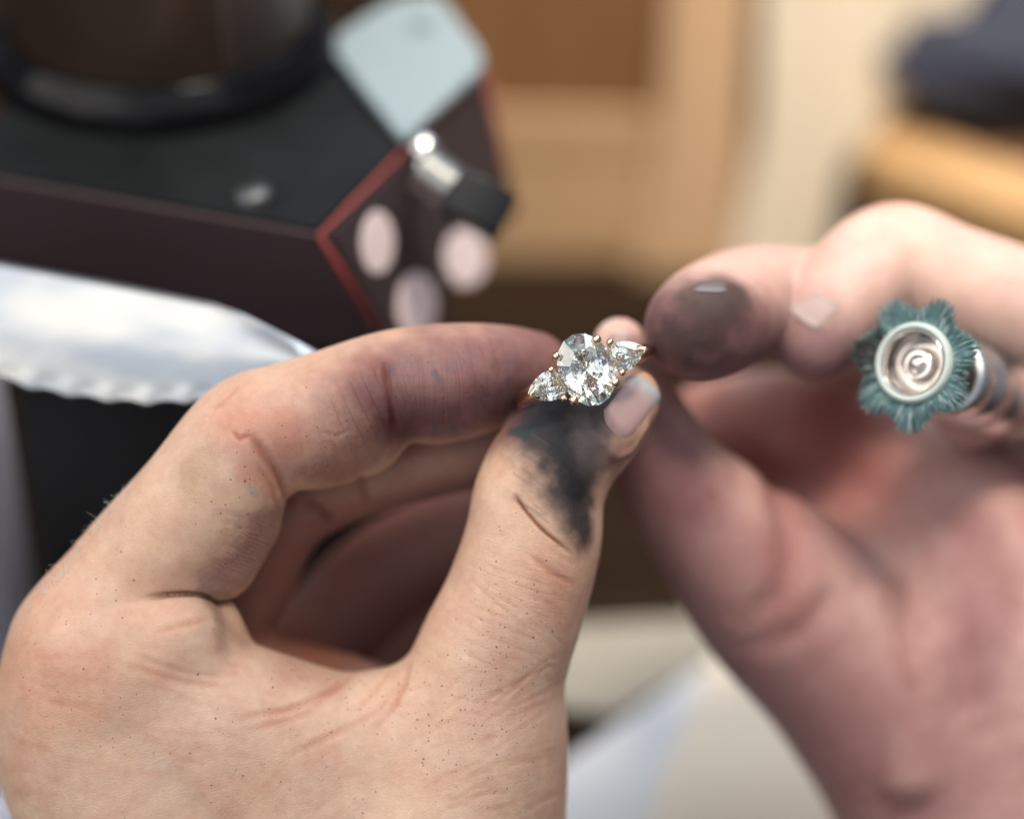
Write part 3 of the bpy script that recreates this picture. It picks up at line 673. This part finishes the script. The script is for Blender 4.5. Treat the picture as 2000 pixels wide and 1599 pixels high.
# skin darkened by depth: shade of the hollow baked into the curled fingers
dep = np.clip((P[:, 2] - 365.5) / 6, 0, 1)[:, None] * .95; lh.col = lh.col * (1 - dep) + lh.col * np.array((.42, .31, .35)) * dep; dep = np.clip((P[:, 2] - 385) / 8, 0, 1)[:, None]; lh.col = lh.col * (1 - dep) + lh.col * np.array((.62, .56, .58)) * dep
# thumb: black polish smear
BLK = (.034, .036, .041)
lh.stain([(1185, 800), (1110, 820), (1050, 835)], [3.5, 4.5, 3.6], (.11, .095, .10), .92, .5, .35, 1.1, 21)
lh.stain([(1085, 800), (1095, 850), (1108, 910), (1115, 970), (1138, 1040)], [8.0, 7.5, 6.8, 5.0, 3.0], (.42, .38, .40), .85, .6, .4, 1.5, 27, True)
lh.stain([(1085, 800), (1096, 850), (1112, 905), (1118, 960), (1130, 1005), (1140, 1048)], [6.0, 5.4, 4.8, 4.0, 3.1, 1.9], BLK, .96, .55, .55, 1.5, 22)
lh.stain([(1110, 830), (1120, 900), (1130, 960)], [3.6, 3.0, 2.0], (.020, .022, .026), .9, .5, .7, 1.6, 28)
for k in range(14):                            # soot caught in the ridges round the smear
    x, y = rng.uniform(1015, 1080), rng.uniform(850, 1010); lh.stain([(x - 14, y - 8), (x + 14, y + 10)],   .18, (.10, .09, .095), .3, .9, 1.5, 1.2, 120 + k)
lh.stain([(1000, 842), (1030, 846)], .9, (.035, .05, .056), .85, .7, .9, 1.0, 24)
lh.stain([(1190, 770), (1165, 820), (1160, 880)], 3.2, (.115, .095, .10), .8, .5, .4, 1.5, 29)
lh.stain([(1205, 905), (1250, 860), (1296, 800)], 1.8, (.62, .52, .54), .8, .4, .4, 1.5, 31, True)  # tint dims the back-lit orange glow along the thumb edge
for k, (x, y) in enumerate([(848, 832), (880, 828), (905, 822), (760, 715), (850, 728)]): lh.stain([(x, y), (x + 6, y + 14)], .45, (.10, .09, .12), .6, .9, 1.2, 1, 30 + k)
for k in range(9): lh.stain([(868 + k * 7, 728 - k), (882 + k * 7, 690 - k * 2)], .16, (.16, .12, .15), .5, .6, 1.5, .9, 40 + k)
for k in range(5): lh.stain([(975 + k * 7, 745 - k * 4), (985 + k * 7, 700 - k * 4)], .3, (.17, .11, .12), .45, .8, .9, 1, 50 + k)
# creases and folds
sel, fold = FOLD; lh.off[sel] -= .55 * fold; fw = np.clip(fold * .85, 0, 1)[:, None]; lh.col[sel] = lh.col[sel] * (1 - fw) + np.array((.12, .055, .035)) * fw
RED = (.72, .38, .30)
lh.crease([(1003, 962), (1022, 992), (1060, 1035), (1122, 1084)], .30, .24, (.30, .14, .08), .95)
lh.crease([(1040, 1088), (1085, 1122), (1125, 1146)], .45, .16, RED, .35)
lh.crease([(1000, 1055), (1050, 1100), (1100, 1160)], .5, .08)
lh.crease([(751, 706), (757, 745), (766, 800), (772, 866)], .5, .55, RED, .55)
lh.crease([(742, 704), (720, 712), (690, 722)], .4, .12)
lh.crease([(486, 848), (515, 888), (548, 940), (566, 985)], .65, .55, RED, .6)
lh.crease([(500, 905), (530, 950), (545, 1000)], .4, .2, RED, .3)
lh.crease([(590, 978), (630, 1000), (650, 1030)], .8, .5, (.5, .4, .4), .6); lh.crease([(700, 925), (712, 960), (715, 985)], .6, .3, (.5, .4, .4), .5)
lh.crease([(468, 752), (430, 790), (415, 800)], .35, .22, RED, .4); lh.crease([(455, 842), (468, 860), (486, 848)], .3, .3, RED, .6)
lh.crease([(620, 842), (660, 852), (690, 835)], .3, .10)
lh.crease([(300, 1236), (350, 1222), (415, 1206)], .5, .09, RED, .4)
for a_ in ([(700, 1309), (640, 1352), (560, 1388), (440, 1405)], [(256, 1276), (328, 1304), (390, 1318), (450, 1320)], [(250, 1300), (350, 1330), (470, 1345)],
           [(784, 1332), (730, 1395), (640, 1440), (560, 1480)], [(796, 1310), (770, 1380), (720, 1440)], [(690, 1322), (610, 1372), (520, 1400)], [(770, 1300), (735, 1345), (690, 1390)],
           [(680, 1330), (600, 1395), (480, 1430)], [(800, 1290), (790, 1340), (760, 1400)]):
    lh.crease(a_, .55, .12, RED, .28)
for k in range(46):                            # fine wrinkles at the thumb base
    x, y = rng.uniform(860, 1085), rng.uniform(1290, 1590); l = rng.uniform(30, 85); a_ = R(-28 + rng.uniform(-12, 12)) + (y - 1400) * .0012
    lh.crease([(x - l * math.cos(a_), y - l * math.sin(a_)), (x, y + rng.uniform(-5, 5)), (x + l * math.cos(a_), y + l * math.sin(a_))], .34, rng.uniform(.018, .05), RED, .13, 10)
for k in range(40):                            # fine wrinkles over thumb shaft and index
    x, y = rng.uniform(930, 1110), rng.uniform(1080, 1300); l = rng.uniform(15, 50); a_ = R(28 + rng.uniform(-18, 18))
    lh.crease([(x - l * math.cos(a_), y - l * math.sin(a_)), (x, y), (x + l * math.cos(a_), y + l * math.sin(a_))], .3, rng.uniform(.02, .06), None, 0, 8)
for k in range(30):
    x, y = rng.uniform(30, 520), rng.uniform(1230, 1560); l = rng.uniform(30, 110); a_ = R(12 + rng.uniform(-14, 14))
    lh.crease([(x - l * math.cos(a_), y - l * math.sin(a_)), (x, y + rng.uniform(-6, 6)), (x + l * math.cos(a_), y + l * math.sin(a_))], .5, rng.uniform(.012, .03), RED, .10, 10)
for k in range(22):                            # short lines across the proximal index
    y = 1000 + k * 6.5; lh.crease([(440 + rng.uniform(-25, 15), y - 6), (520 - k * 1.5, y + 8)], .22, .05, (.5, .4, .5), .25, 8)
for k in range(20):
    x = 640 + k * 6; lh.crease([(x, 800 + rng.uniform(-40, 10)), (x + 14, 900 - k * 1.5)], .22, .045, (.6, .5, .5), .2, 8)
lh.bump([(120, 1290), (200, 1330)], 7, .5); lh.bump([(640, 745), (700, 735)], 4, .35); lh.bump([(345, 1100)], 2.5, .2)
for pts, wd, a_ in (([(1010, 1230), (960, 1400)], 8, .7), ([(900, 1500), (850, 1450)], 8, .45), ([(560, 1300), (680, 1330)], 3.6, 1.0), ([(430, 1185), (440, 1240)], 2, .9),
                    ([(500, 1040), (440, 1130)], 3.5, .9), ([(700, 870), (620, 910)], 3.2, .6), ([(860, 800), (980, 720)], 6, .3), ([(560, 860), (480, 990)], 5, .4), ([(700, 1380), (800, 1340)], 5, .8), ([(200, 1150), (150, 1400)], 9, .12), ([(400, 1480), (700, 1500)], 9, .18)):
    lh.mark(lh.speck, pts, wd, a_)
for pts, wd, a_ in (([(520, 1040), (450, 1130)], 4, .9), ([(650, 870), (740, 800)], 6, .8), ([(860, 760), (980, 740)], 7, .6), ([(1000, 1100), (930, 1350)], 10, .25)): lh.mark(lh.rid, pts, wd, a_)
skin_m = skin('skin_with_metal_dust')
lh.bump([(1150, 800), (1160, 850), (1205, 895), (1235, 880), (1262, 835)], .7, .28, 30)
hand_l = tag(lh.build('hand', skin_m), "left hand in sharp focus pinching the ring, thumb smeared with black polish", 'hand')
nm = nail_mat('thumbnail_plate', (.50, .33, .33), (.42, .45, .46), .84)
nail(lh, [(1158, 815), (1220, 882), (1300, 776), (1236, 724)], .22, nm, 'thumbnail', hand_l)
# fine hairs along the edge of the hand
hv, hf = [], []
for k in range(85):
    t = rng.uniform(0, 1) ** .8; x, y = 262 - 175 * t + rng.normal() * 3, 945 + 222 * t + rng.normal() * 3
    while lh.hit(x, y) is None and x < 400: x += 1.5
    p = lh.hit(x + rng.uniform(0, 3), y)
    if p is None: continue
    ln = rng.uniform(.9, 2.1); a_ = R(rng.uniform(70, 200)); dr = np.array([math.cos(a_), math.sin(a_), rng.uniform(-.4, .3)]); cv = np.array([-dr[1], dr[0], 0]) * rng.uniform(-1.0, 1.0)
    pts = [c2w(p + dr * ln * s_ + cv * ln * s_ * s_) for s_ in np.linspace(-.1, 1, 7)]
    v, f = tube(pts, list(np.array([.018, .018, .017, .016, .014, .011, .007]) * .001), 5); hv, hf = merge((hv, hf), (v, f))
tag(link('hair', hv, hf, simple('pale_hair', (.80, .72, .66), .35), hand_l, True), kind='stuff')
# ---- right hand
Rc = {
 'index': spline([(1366, 640, 16, 108), (1400, 622, 21, 116), (1470, 592, 33, 112), (1565, 588, 46, 103), (1680, 600, 58, 110), (1850, 720, 66, 130), (1950, 900, 66, 170)]),
 'pad1': spline([(412, 1082, 12.5, 96), (452, 1012, 12.5, 97)]),
 'pad2': spline([(612, 858, 12.8, 97), (700, 838, 13, 95)]),
 'pad3': spline([(850, 775, 14, 92), (930, 758, 15.5, 88)]),
 'knuckle': spline([(430, 930, 34, 112), (478, 884, 33, 104)]),
 'middle': spline([(1590, 662, 28, 82), (1615, 625, 29, 98), (1668, 562, 31, 106), (1745, 508, 34, 112), (1850, 552, 34, 116), (1960, 598, 34, 124), (2150, 690, 38, 140), (2250, 900, 50, 200)]),
 'ring': spline([(1900, 800, 40, 76), (1975, 735, 38, 104), (2060, 700, 38, 120), (2180, 800, 44, 150), (2250, 950, 52, 200)]),
 'thumb': spline([(1210, 672, 24, 52), (1225, 730, 26, 66), (1265, 830, 30, 86), (1312, 930, 34, 110), (1405, 1040, 38, 138), (1528, 1165, 44, 178), (1700, 1315, 50, 212), (1880, 1530, 56, 262), (2000, 1800, 60, 330)]),
 'palm': spline([(1640, 880, 64, 150), (1800, 1000, 62, 215), (1930, 1250, 58, 290), (2030, 1550, 60, 330), (2100, 1850, 60, 340)]),
 'hollow': spline([(1400, 850, 68, 110), (1520, 850, 66, 130), (1640, 880, 64, 150)]),
 'pad': spline([(1640, 1040, 56, 120), (1700, 1150, 52, 150), (1760, 1300, 48, 150)]),
 'tendon': spline([(1690, 1180, 36, 40), (1745, 1330, 36, 55), (1780, 1500, 38, 70)]),
}
def right_sdf(X, cen, hd, pad):
    q = lambda k: chain_sdf(Rc[k], X, cen, hd, pad)
    pl_ = smin(smin(q('palm'), q('pad'), 3.0), q('tendon'), 6.0); pl_ = smin(smin(pl_, q('hollow'), 4.0), q('thumb'), 2.0)
    d = pl_
    for k in ('index', 'middle', 'ring'): d = np.minimum(d, smin(q(k), pl_, 1.5))
    return d
rh = Hand(clip_sdf(right_sdf, -92.0), list(Rc.values()), (8, -93, 352), (115, 36, 450), .50)
rh.col[:] = SKIN * np.array((.95, .95, 1.10))
pm = np.clip((rh.V0[:, 2] - 372) / 12, 0, 1)[:, None] * np.clip((8 - rh.V0[:, 1]) / 10, 0, 1)[:, None] * .9; rh.col = rh.col * (1 - pm) + rh.col * np.array((.78, .67, .71)) * pm  # lower palm albedo darkened for the shade under the top light
shade_noise(rh, .5, .08, (.90, .80, .83), 13); shade_noise(rh, .35, .15, (.85, .82, .88), 15)
PUR = (.62, .50, .56)
rh.stain([(1620, 720), (1560, 680)], [9, 8], (.44, .35, .42), .92, .3, .3, 1.4, 61, True)
rh.stain([(1290, 650), (1400, 650), (1450, 690)], [10, 10, 9], (.36, .29, .36), .97, .3, .3, 1.2, 62, True)
rh.stain([(1330, 650), (1395, 630), (1440, 610)], [6.0, 6.4, 5.0], (.40, .32, .32), .8, .6, .3, 1.5, 77, True)
rh.stain([(1340, 660), (1385, 625), (1435, 585)], [4.2, 4.8, 3.4], (.050, .036, .036), .88, 1.0, .40, 2.0, 63)
rh.stain([(1350, 575), (1440, 575)], [2.6, 2.6], (.07, .052, .046), .75, .9, .5, 1.8, 64)
rh.stain([(1270, 830), (1320, 940)], [6, 8], (.46, .32, .40), .85, .3, .25, 1.3, 65, True)
rh.stain([(1370, 830), (1470, 850), (1600, 850)], [12, 13, 12], (.50, .32, .31), .9, .3, .2, 1.4, 78, True)  # dark red tint for the finger shadow on the palm, also at (1700, 950)
rh.stain([(1440, 860), (1530, 960), (1545, 1180)], [5, 5, 4], (.74, .54, .53), .6, .3, .3, 1.6, 66, True)
rh.stain([(1400, 1060), (1480, 1180), (1600, 1400), (1800, 1560)], [9, 10, 12, 14], (.74, .62, .66), .8, .4, .15, 1.4, 67, True)
rh.stain([(1700, 950), (1640, 860)], [9, 9], (.74, .50, .48), .8, .3, .2, 1.4, 68, True)
rh.stain([(1880, 1050), (1930, 1200), (1900, 1330)], [6, 6, 5], (.64, .56, .62), .8, .4, .2, 1.4, 70, True)
rh.crease([(1440, 850), (1510, 940), (1545, 1060), (1535, 1150), (1440, 1230)], 2.4, .8, (.80, .68, .68), .35)
rh.crease([(1440, 1275), (1560, 1230), (1650, 1140)], 2.2, .5, (.80, .68, .68), .35)
rh.crease([(1790, 1010), (1770, 1200), (1800, 1420)], 2.6, .5, (.80, .68, .68), .35)
rh.crease([(1870, 950), (1900, 1100), (1890, 1400)], 3.0, .8, (.8, .66, .68), .4)
rh.crease([(1950, 1000), (1990, 1250)], 2.6, .7, (.8, .66, .68), .4)
rh.mark(rh.rid, [(1330, 640), (1420, 700)], 7, .6)
skin2 = skin('skin_grimy', .17, .5)
hand_r = tag(rh.build('hand', skin2), 'blurred right hand holding the far side of the ring and the bristle brush, sooty fingertip', 'hand')
nm2 = nail_mat('sooty_nail_plate', (.11, .085, .08), (.16, .15, .155), .6); nm2.node_tree.nodes['Principled BSDF'].inputs['Roughness'].default_value = .6; nm3 = nail_mat('pale_nail_plate', (.40, .30, .29), (.44, .35, .335), .8)
nm3.node_tree.nodes['Principled BSDF'].inputs['Roughness'].default_value = .6
nail(rh, [(1428, 543), (1360, 546), (1350, 570), (1420, 574)], .14, nm2, 'fingernail', hand_r)
nail(rh, [(1655, 600), (1590, 560), (1535, 605), (1595, 650)], .12, nm3, 'fingernail', hand_r)
nail(rh, [(1240, 720), (1190, 706), (1192, 648), (1232, 650)], .4, nm3, 'fingernail', hand_r)

# ================================================================== RING
gold = simple('rose_gold', (0.90, 0.69, 0.50), .14, 1.0)
dia, N, L, b = mat('diamond'); out = N['Material Output']; N.remove(b)
gq = N.new('ShaderNodeBsdfGlass'); gq.inputs['IOR'].default_value = 2.42; gq.inputs['Color'].default_value = (.985, 1.0, .998, 1); gq.inputs['Roughness'].default_value = 0; L.new(gq.outputs[0], out.inputs['Surface'])
HC = cmm(1145, 722, 0); ang = R(21)
e1 = np.array([math.cos(ang), math.sin(ang), 0]); e2 = np.array([-math.sin(ang), math.cos(ang), 0]); e3 = np.array([.03, .06, -1.]); e3 /= np.linalg.norm(e3)
e1 -= e3 * (e1 @ e3); e1 /= np.linalg.norm(e1); e2 = np.cross(e3, e1); e2 = e2 if e2[1] > 0 else -e2
def rp(a, b_, c_): return c2w(HC + e1 * a + e2 * b_ + e3 * c_)
def brilliant(shape, cx, cy, cz, th, crown, pav, table=.56, tilt=0, spin=0.0):
    """facetted stone: shape(angle) -> girdle outline in the e1/e2 plane (mm)"""
    V, Fc = [], []
    def add_(a, s_, z): x, y = shape(a); V.append(rp(cx + x * s_, cy + y * s_, cz + z)); return len(V) - 1
    k8 = [spin + 2 * math.pi * i / 8 for i in range(8)]; k16 = [spin + 2 * math.pi * i / 16 for i in range(16)]; hlf = math.pi / 8
    T = [add_(a + hlf, table, crown) for a in k8]; Bz = [add_(a, .80, crown * .52) for a in k8]
    G1 = [add_(a, 1, th) for a in k16]; G2 = [add_(a, 1, -th) for a in k16]
    Lw = [add_(a + hlf, .24, -pav * .78) for a in k8]; cu = add_(0, 0, -pav)
    Fc.append(tuple(T))
    for i in range(8):
        j = (i + 1) % 8; a, m_, c2 = 2 * i, (2 * i + 1) % 16, (2 * i + 2) % 16; p = (i - 1) % 8
        Fc += [(T[p], Bz[i], T[i]), (Bz[i], G1[a], G1[m_]), (Bz[i], G1[m_], T[i]), (T[i], G1[m_], Bz[j]), (Bz[j], G1[m_], G1[c2])]
        Fc += [(G2[a], Lw[i], G2[m_]), (G2[m_], Lw[i], G2[c2]), (Lw[i], G2[a], Lw[p]), (Lw[i], Lw[p], cu)]
    for i in range(16): j = (i + 1) % 16; Fc.append((G1[i], G2[i], G2[j], G1[j]))
    return V, Fc
ring = thing('ring', 'rose gold ring with large oval diamond between two small pear diamonds, held between both hands', 'ring', c2w(HC))
def oval(a): return 4.1 * math.cos(a), 5.45 * math.sin(a)
V, Fc = brilliant(oval, 0, 0, .3, .10, 1.20, 3.4, .56); fix(link('oval_stone', V, Fc, dia, ring))
def pear(sgn):
    def f_(a): t = (math.sin(abs(((a + math.pi) % (2 * math.pi)) - math.pi) / 2)) ** .55; return sgn * 3.05 * math.cos(a), 2.6 * math.sin(a) * t
    return f_
for sgn, (px, py) in ((1, (1221, 694)), (-1, (1069, 756))):
    q = cmm(px, py, 1.0) - HC
    V, Fc = brilliant(pear(sgn), q @ e1, q @ e2, -.7, .08, .85, 1.95, .52); fix(link('pear_stone', V, Fc, dia, ring))
RB, CZ = 11.0, -13.4                         # band radius and centre behind the stones
def band_pt(th, r=RB): return rp(r * math.sin(th), 0, CZ + r * math.cos(th))
V, Fc = [], []; nb_, npf = 120, 14
G0 = R(23)                                   # the band stops at the shoulders, open under the centre stone
for i in range(nb_):
    th = G0 + (2 * math.pi - 2 * G0) * i / (nb_ - 1); wd = .95 + .25 * max(0, math.cos(th)); tk = .62
    for k in range(npf):
        a = 2 * math.pi * k / npf; V.append(rp((RB + tk * math.cos(a)) * math.sin(th), wd * math.sin(a), CZ + (RB + tk * math.cos(a)) * math.cos(th)))
for i in range(nb_ - 1):
    for k in range(npf): a, b2 = i * npf + k, i * npf + (k + 1) % npf; Fc.append((a, b2, b2 + npf, a + npf))
Fc += [tuple(range(npf)), tuple(range((nb_ - 1) * npf, nb_ * npf))]
fix(link('band', V, Fc, gold, ring, True))
def rail(shape, cx, cy, z, s_, r_): 
    P = [rp(cx + shape(a)[0] * s_, cy + shape(a)[1] * s_, z) for a in np.linspace(0, 2 * math.pi, 49)]
    return tube(P, r_ * .001, 8)
V, Fc = merge(rail(oval, 0, 0, -1.1, .70, .28), *[rail(pear(sg), (cmm(x, y, 1.) - HC) @ e1, (cmm(x, y, 1.) - HC) @ e2, -1.7, .66, .24) for sg, (x, y) in ((1, (1221, 694)), (-1, (1069, 756)))])
fix(link('gallery_rail', V, Fc, gold, ring, True))
def prong(px, py, cx, cy, r_, z=.75, vtip=False):
    q = cmm(px, py, 0) - HC; a, b_ = q @ e1, q @ e2; ca, cb = (cmm(cx, cy, 0) - HC) @ e1, (cmm(cx, cy, 0) - HC) @ e2
    base = rp(ca + (a - ca) * .55, cb * .5 + (cb + (b_ - cb) * .55) * .5, -3.0)
    mid = rp(ca + (a - ca) * .95, cb + (b_ - cb) * .95, z - 1.6); tip = rp(a, b_, z - .2)
    v1 = tube([base, mid, tip], [.00042, .00045, r_ * .00085], 10)
    sp_ = sphere((0, 0, 0), 1, 14, 9); c0 = rp(a, b_, z)
    v2 = ([c0 + Vector(v) * (r_ * .00100) for v in sp_[0]], sp_[1])
    V, Fc = merge(v1, v2); fix(link('prong', V, Fc, gold, ring, True))
for x, y, r_ in ((1165, 664, .72), (1086, 697, .66), (1202, 748, .62), (1120, 783, .74)): prong(x, y, 1145, 722, r_)
for x, y, r_, cx, cy in ((1192, 668, .55, 1221, 694), (1216, 727, .52, 1221, 694), (1077, 722, .55, 1069, 756), (1101, 778, .52, 1069, 756)): prong(x, y, cx, cy, r_, -.25)
for sg, px, py, cx, cy in ((1, 1261, 682, 1221, 694), (-1, 1038, 771, 1069, 756)):
    q = cmm(px, py, 0) - HC; a, b_ = q @ e1, q @ e2
    V, Fc = merge(tube([rp(a - sg * .95, b_ + .8, -.35), rp(a + sg * .1, b_, -.2), rp(a - sg * .95, b_ - .8, -.35)], [.0003, .00046, .0003], 10), tube([rp(a, b_, -.1), rp(a - sg * .3, b_ * .6, -2.2), rp(a - sg * .6, 0, -4.2)], [.00042, .0005, .0006], 10))
    fix(link('prong', V, Fc, gold, ring, True))

# ================================================================== BRISTLE BRUSH IN THE RIGHT HAND
AX = (RGT * .53 + UPV * -.13 + FWD * .82).normalized(); BC = w_at(1783, 708, 11)
br = thing('bristle_brush', 'lobed teal bristle wheel on a chrome handpiece held by the right hand', 'brush', BC)
chrome = simple('chrome', (0.62, 0.62, 0.60), .10, 1.0); chrome2 = simple('satin_chrome', (0.86, 0.88, 0.88), .30, 1.0); dark_m = simple('dark_bore', (0.03, 0.022, 0.020), .35)
padm = simple('pale_felt_ring', (0.46, 0.53, 0.51), .8, noise=.15, nscale=400, bump=.3)
bd = AX; bu = (RGT - AX * RGT.dot(AX)).normalized(); bv = bu.cross(AX); bv = bv if bv.dot(UPV) > 0 else -bv; PH = -7 * R(8)
def lobe(t): return 9.35 + 1.15 * math.cos(7 * t + PH) + .2 * math.sin(3 * t + 1)
# backing of packed bristles
V, Fc = [], []; nn_ = 96
for z_, s_ in ((.9, 0), (1.5, 1), (2.1, 1), (2.5, 0)):
    for k in range(nn_):
        t = 2 * math.pi * k / nn_; r_ = (5.2 if not s_ else lobe(t) * .84); V.append(BC + bd * z_ * .001 + (bu * math.cos(t) + bv * math.sin(t)) * r_ * .001)
for i in range(3):
    for k in range(nn_): a, b2 = i * nn_ + k, i * nn_ + (k + 1) % nn_; Fc.append((a, b2, b2 + nn_, a + nn_))
teal = simple('teal_bristle', (0.085, 0.18, 0.19), .5, noise=.35, nscale=500); teal2 = simple('pale_teal_bristle', (0.36, 0.47, 0.48), .45)
fix(link('bristle_backing', V, Fc, teal, br, True))
soot = simple('sooty_bristle', (0.012, 0.010, 0.010), .5)
for m_, cnt, nm_ in ((teal, 1900, 'bristles'), (teal2, 420, 'pale_bristles'), (soot, 300, 'sooty_bristles')):
    V, Fc = [], []
    for k in range(cnt):
        t = rng.normal(R(164), R(17)) if nm_[0] == 's' else rng.uniform(0, 2 * math.pi); r1 = lobe(t) * rng.uniform(.90, 1.04) * .001; z1 = rng.uniform(-.3, 1.8) * .001 - (.0005 if nm_[0] == 's' else 0); t2 = t + rng.normal() * .06
        p0 = BC + (bu * math.cos(t) + bv * math.sin(t)) * .0060 + bd * .0008; p1 = BC + (bu * math.cos(t2) + bv * math.sin(t2)) * r1 + bd * z1
        v, f = tube([p0, p0.lerp(p1, .6) - bd * .0002, p1], [.00009, .00008, .00003], 4, False); k0 = len(V); V += v; Fc += [tuple(i + k0 for i in q) for q in f]
    tag(link(nm_, V, Fc, m_, br, True), kind='stuff')
prof = [(5.05, .9), (5.0, 0), (5.2, -.45), (5.6, -.6), (5.9, -.4), (6.15, .1), (6.2, 1.0)]
V, Fc = lathe([(a * .001, z * .001) for a, z in prof], BC, AX, 72); fix(link('felt_ring', V, Fc, padm, br, True))
prof = [(5.02, .3), (4.9, -.35), (4.75, -.3), (4.55, .8), (4.3, 3.0), (3.9, 4.6), (2.75, 4.8), (2.6, 2.4), (2.3, 1.9), (1.9, 1.7), (1.45, 1.9), (1.2, 1.2), (.85, .9), (.5, .75), (.0001, .7)]
V, Fc = lathe([(a * .001, z * .001) for a, z in prof], BC, AX, 72); fix(link('hub_cup', V, Fc, simple('worn_steel_hub', (0.60, 0.56, 0.53), .13, 1.0, noise=.3, nscale=300), br, True))
V, Fc = lathe([(a * .001, z * .001) for a, z in [(.01, 2.0), (1.3, 2.0), (1.3, 22), (.01, 22)]], BC, AX, 28); fix(link('shaft', V, Fc, chrome, br, True))
prof = [(1.35, 13.6), (4.2, 12.6), (5.4, 12.3), (6.3, 13.0), (6.6, 15.5), (6.3, 17.8), (6.0, 18.3), (6.0, 18.9), (6.5, 19.3), (6.7, 25.5), (6.3, 25.9), (6.3, 26.5), (6.8, 27), (6.8, 62), (5.2, 64), (.01, 64)]
V, Fc = lathe([(a * .001, z * .001) for a, z in prof], BC, AX, 60); fix(link('handpiece', V, Fc, chrome2, br, True))
V, Fc = lathe([(a * .001, z * .001) for a, z in [(1.34, 13.2), (3.8, 12.5), (5.2, 12.15), (5.0, 12.9), (1.36, 13.9)]], BC, AX, 40); fix(link('front_face', V, Fc, dark_m, br, True))
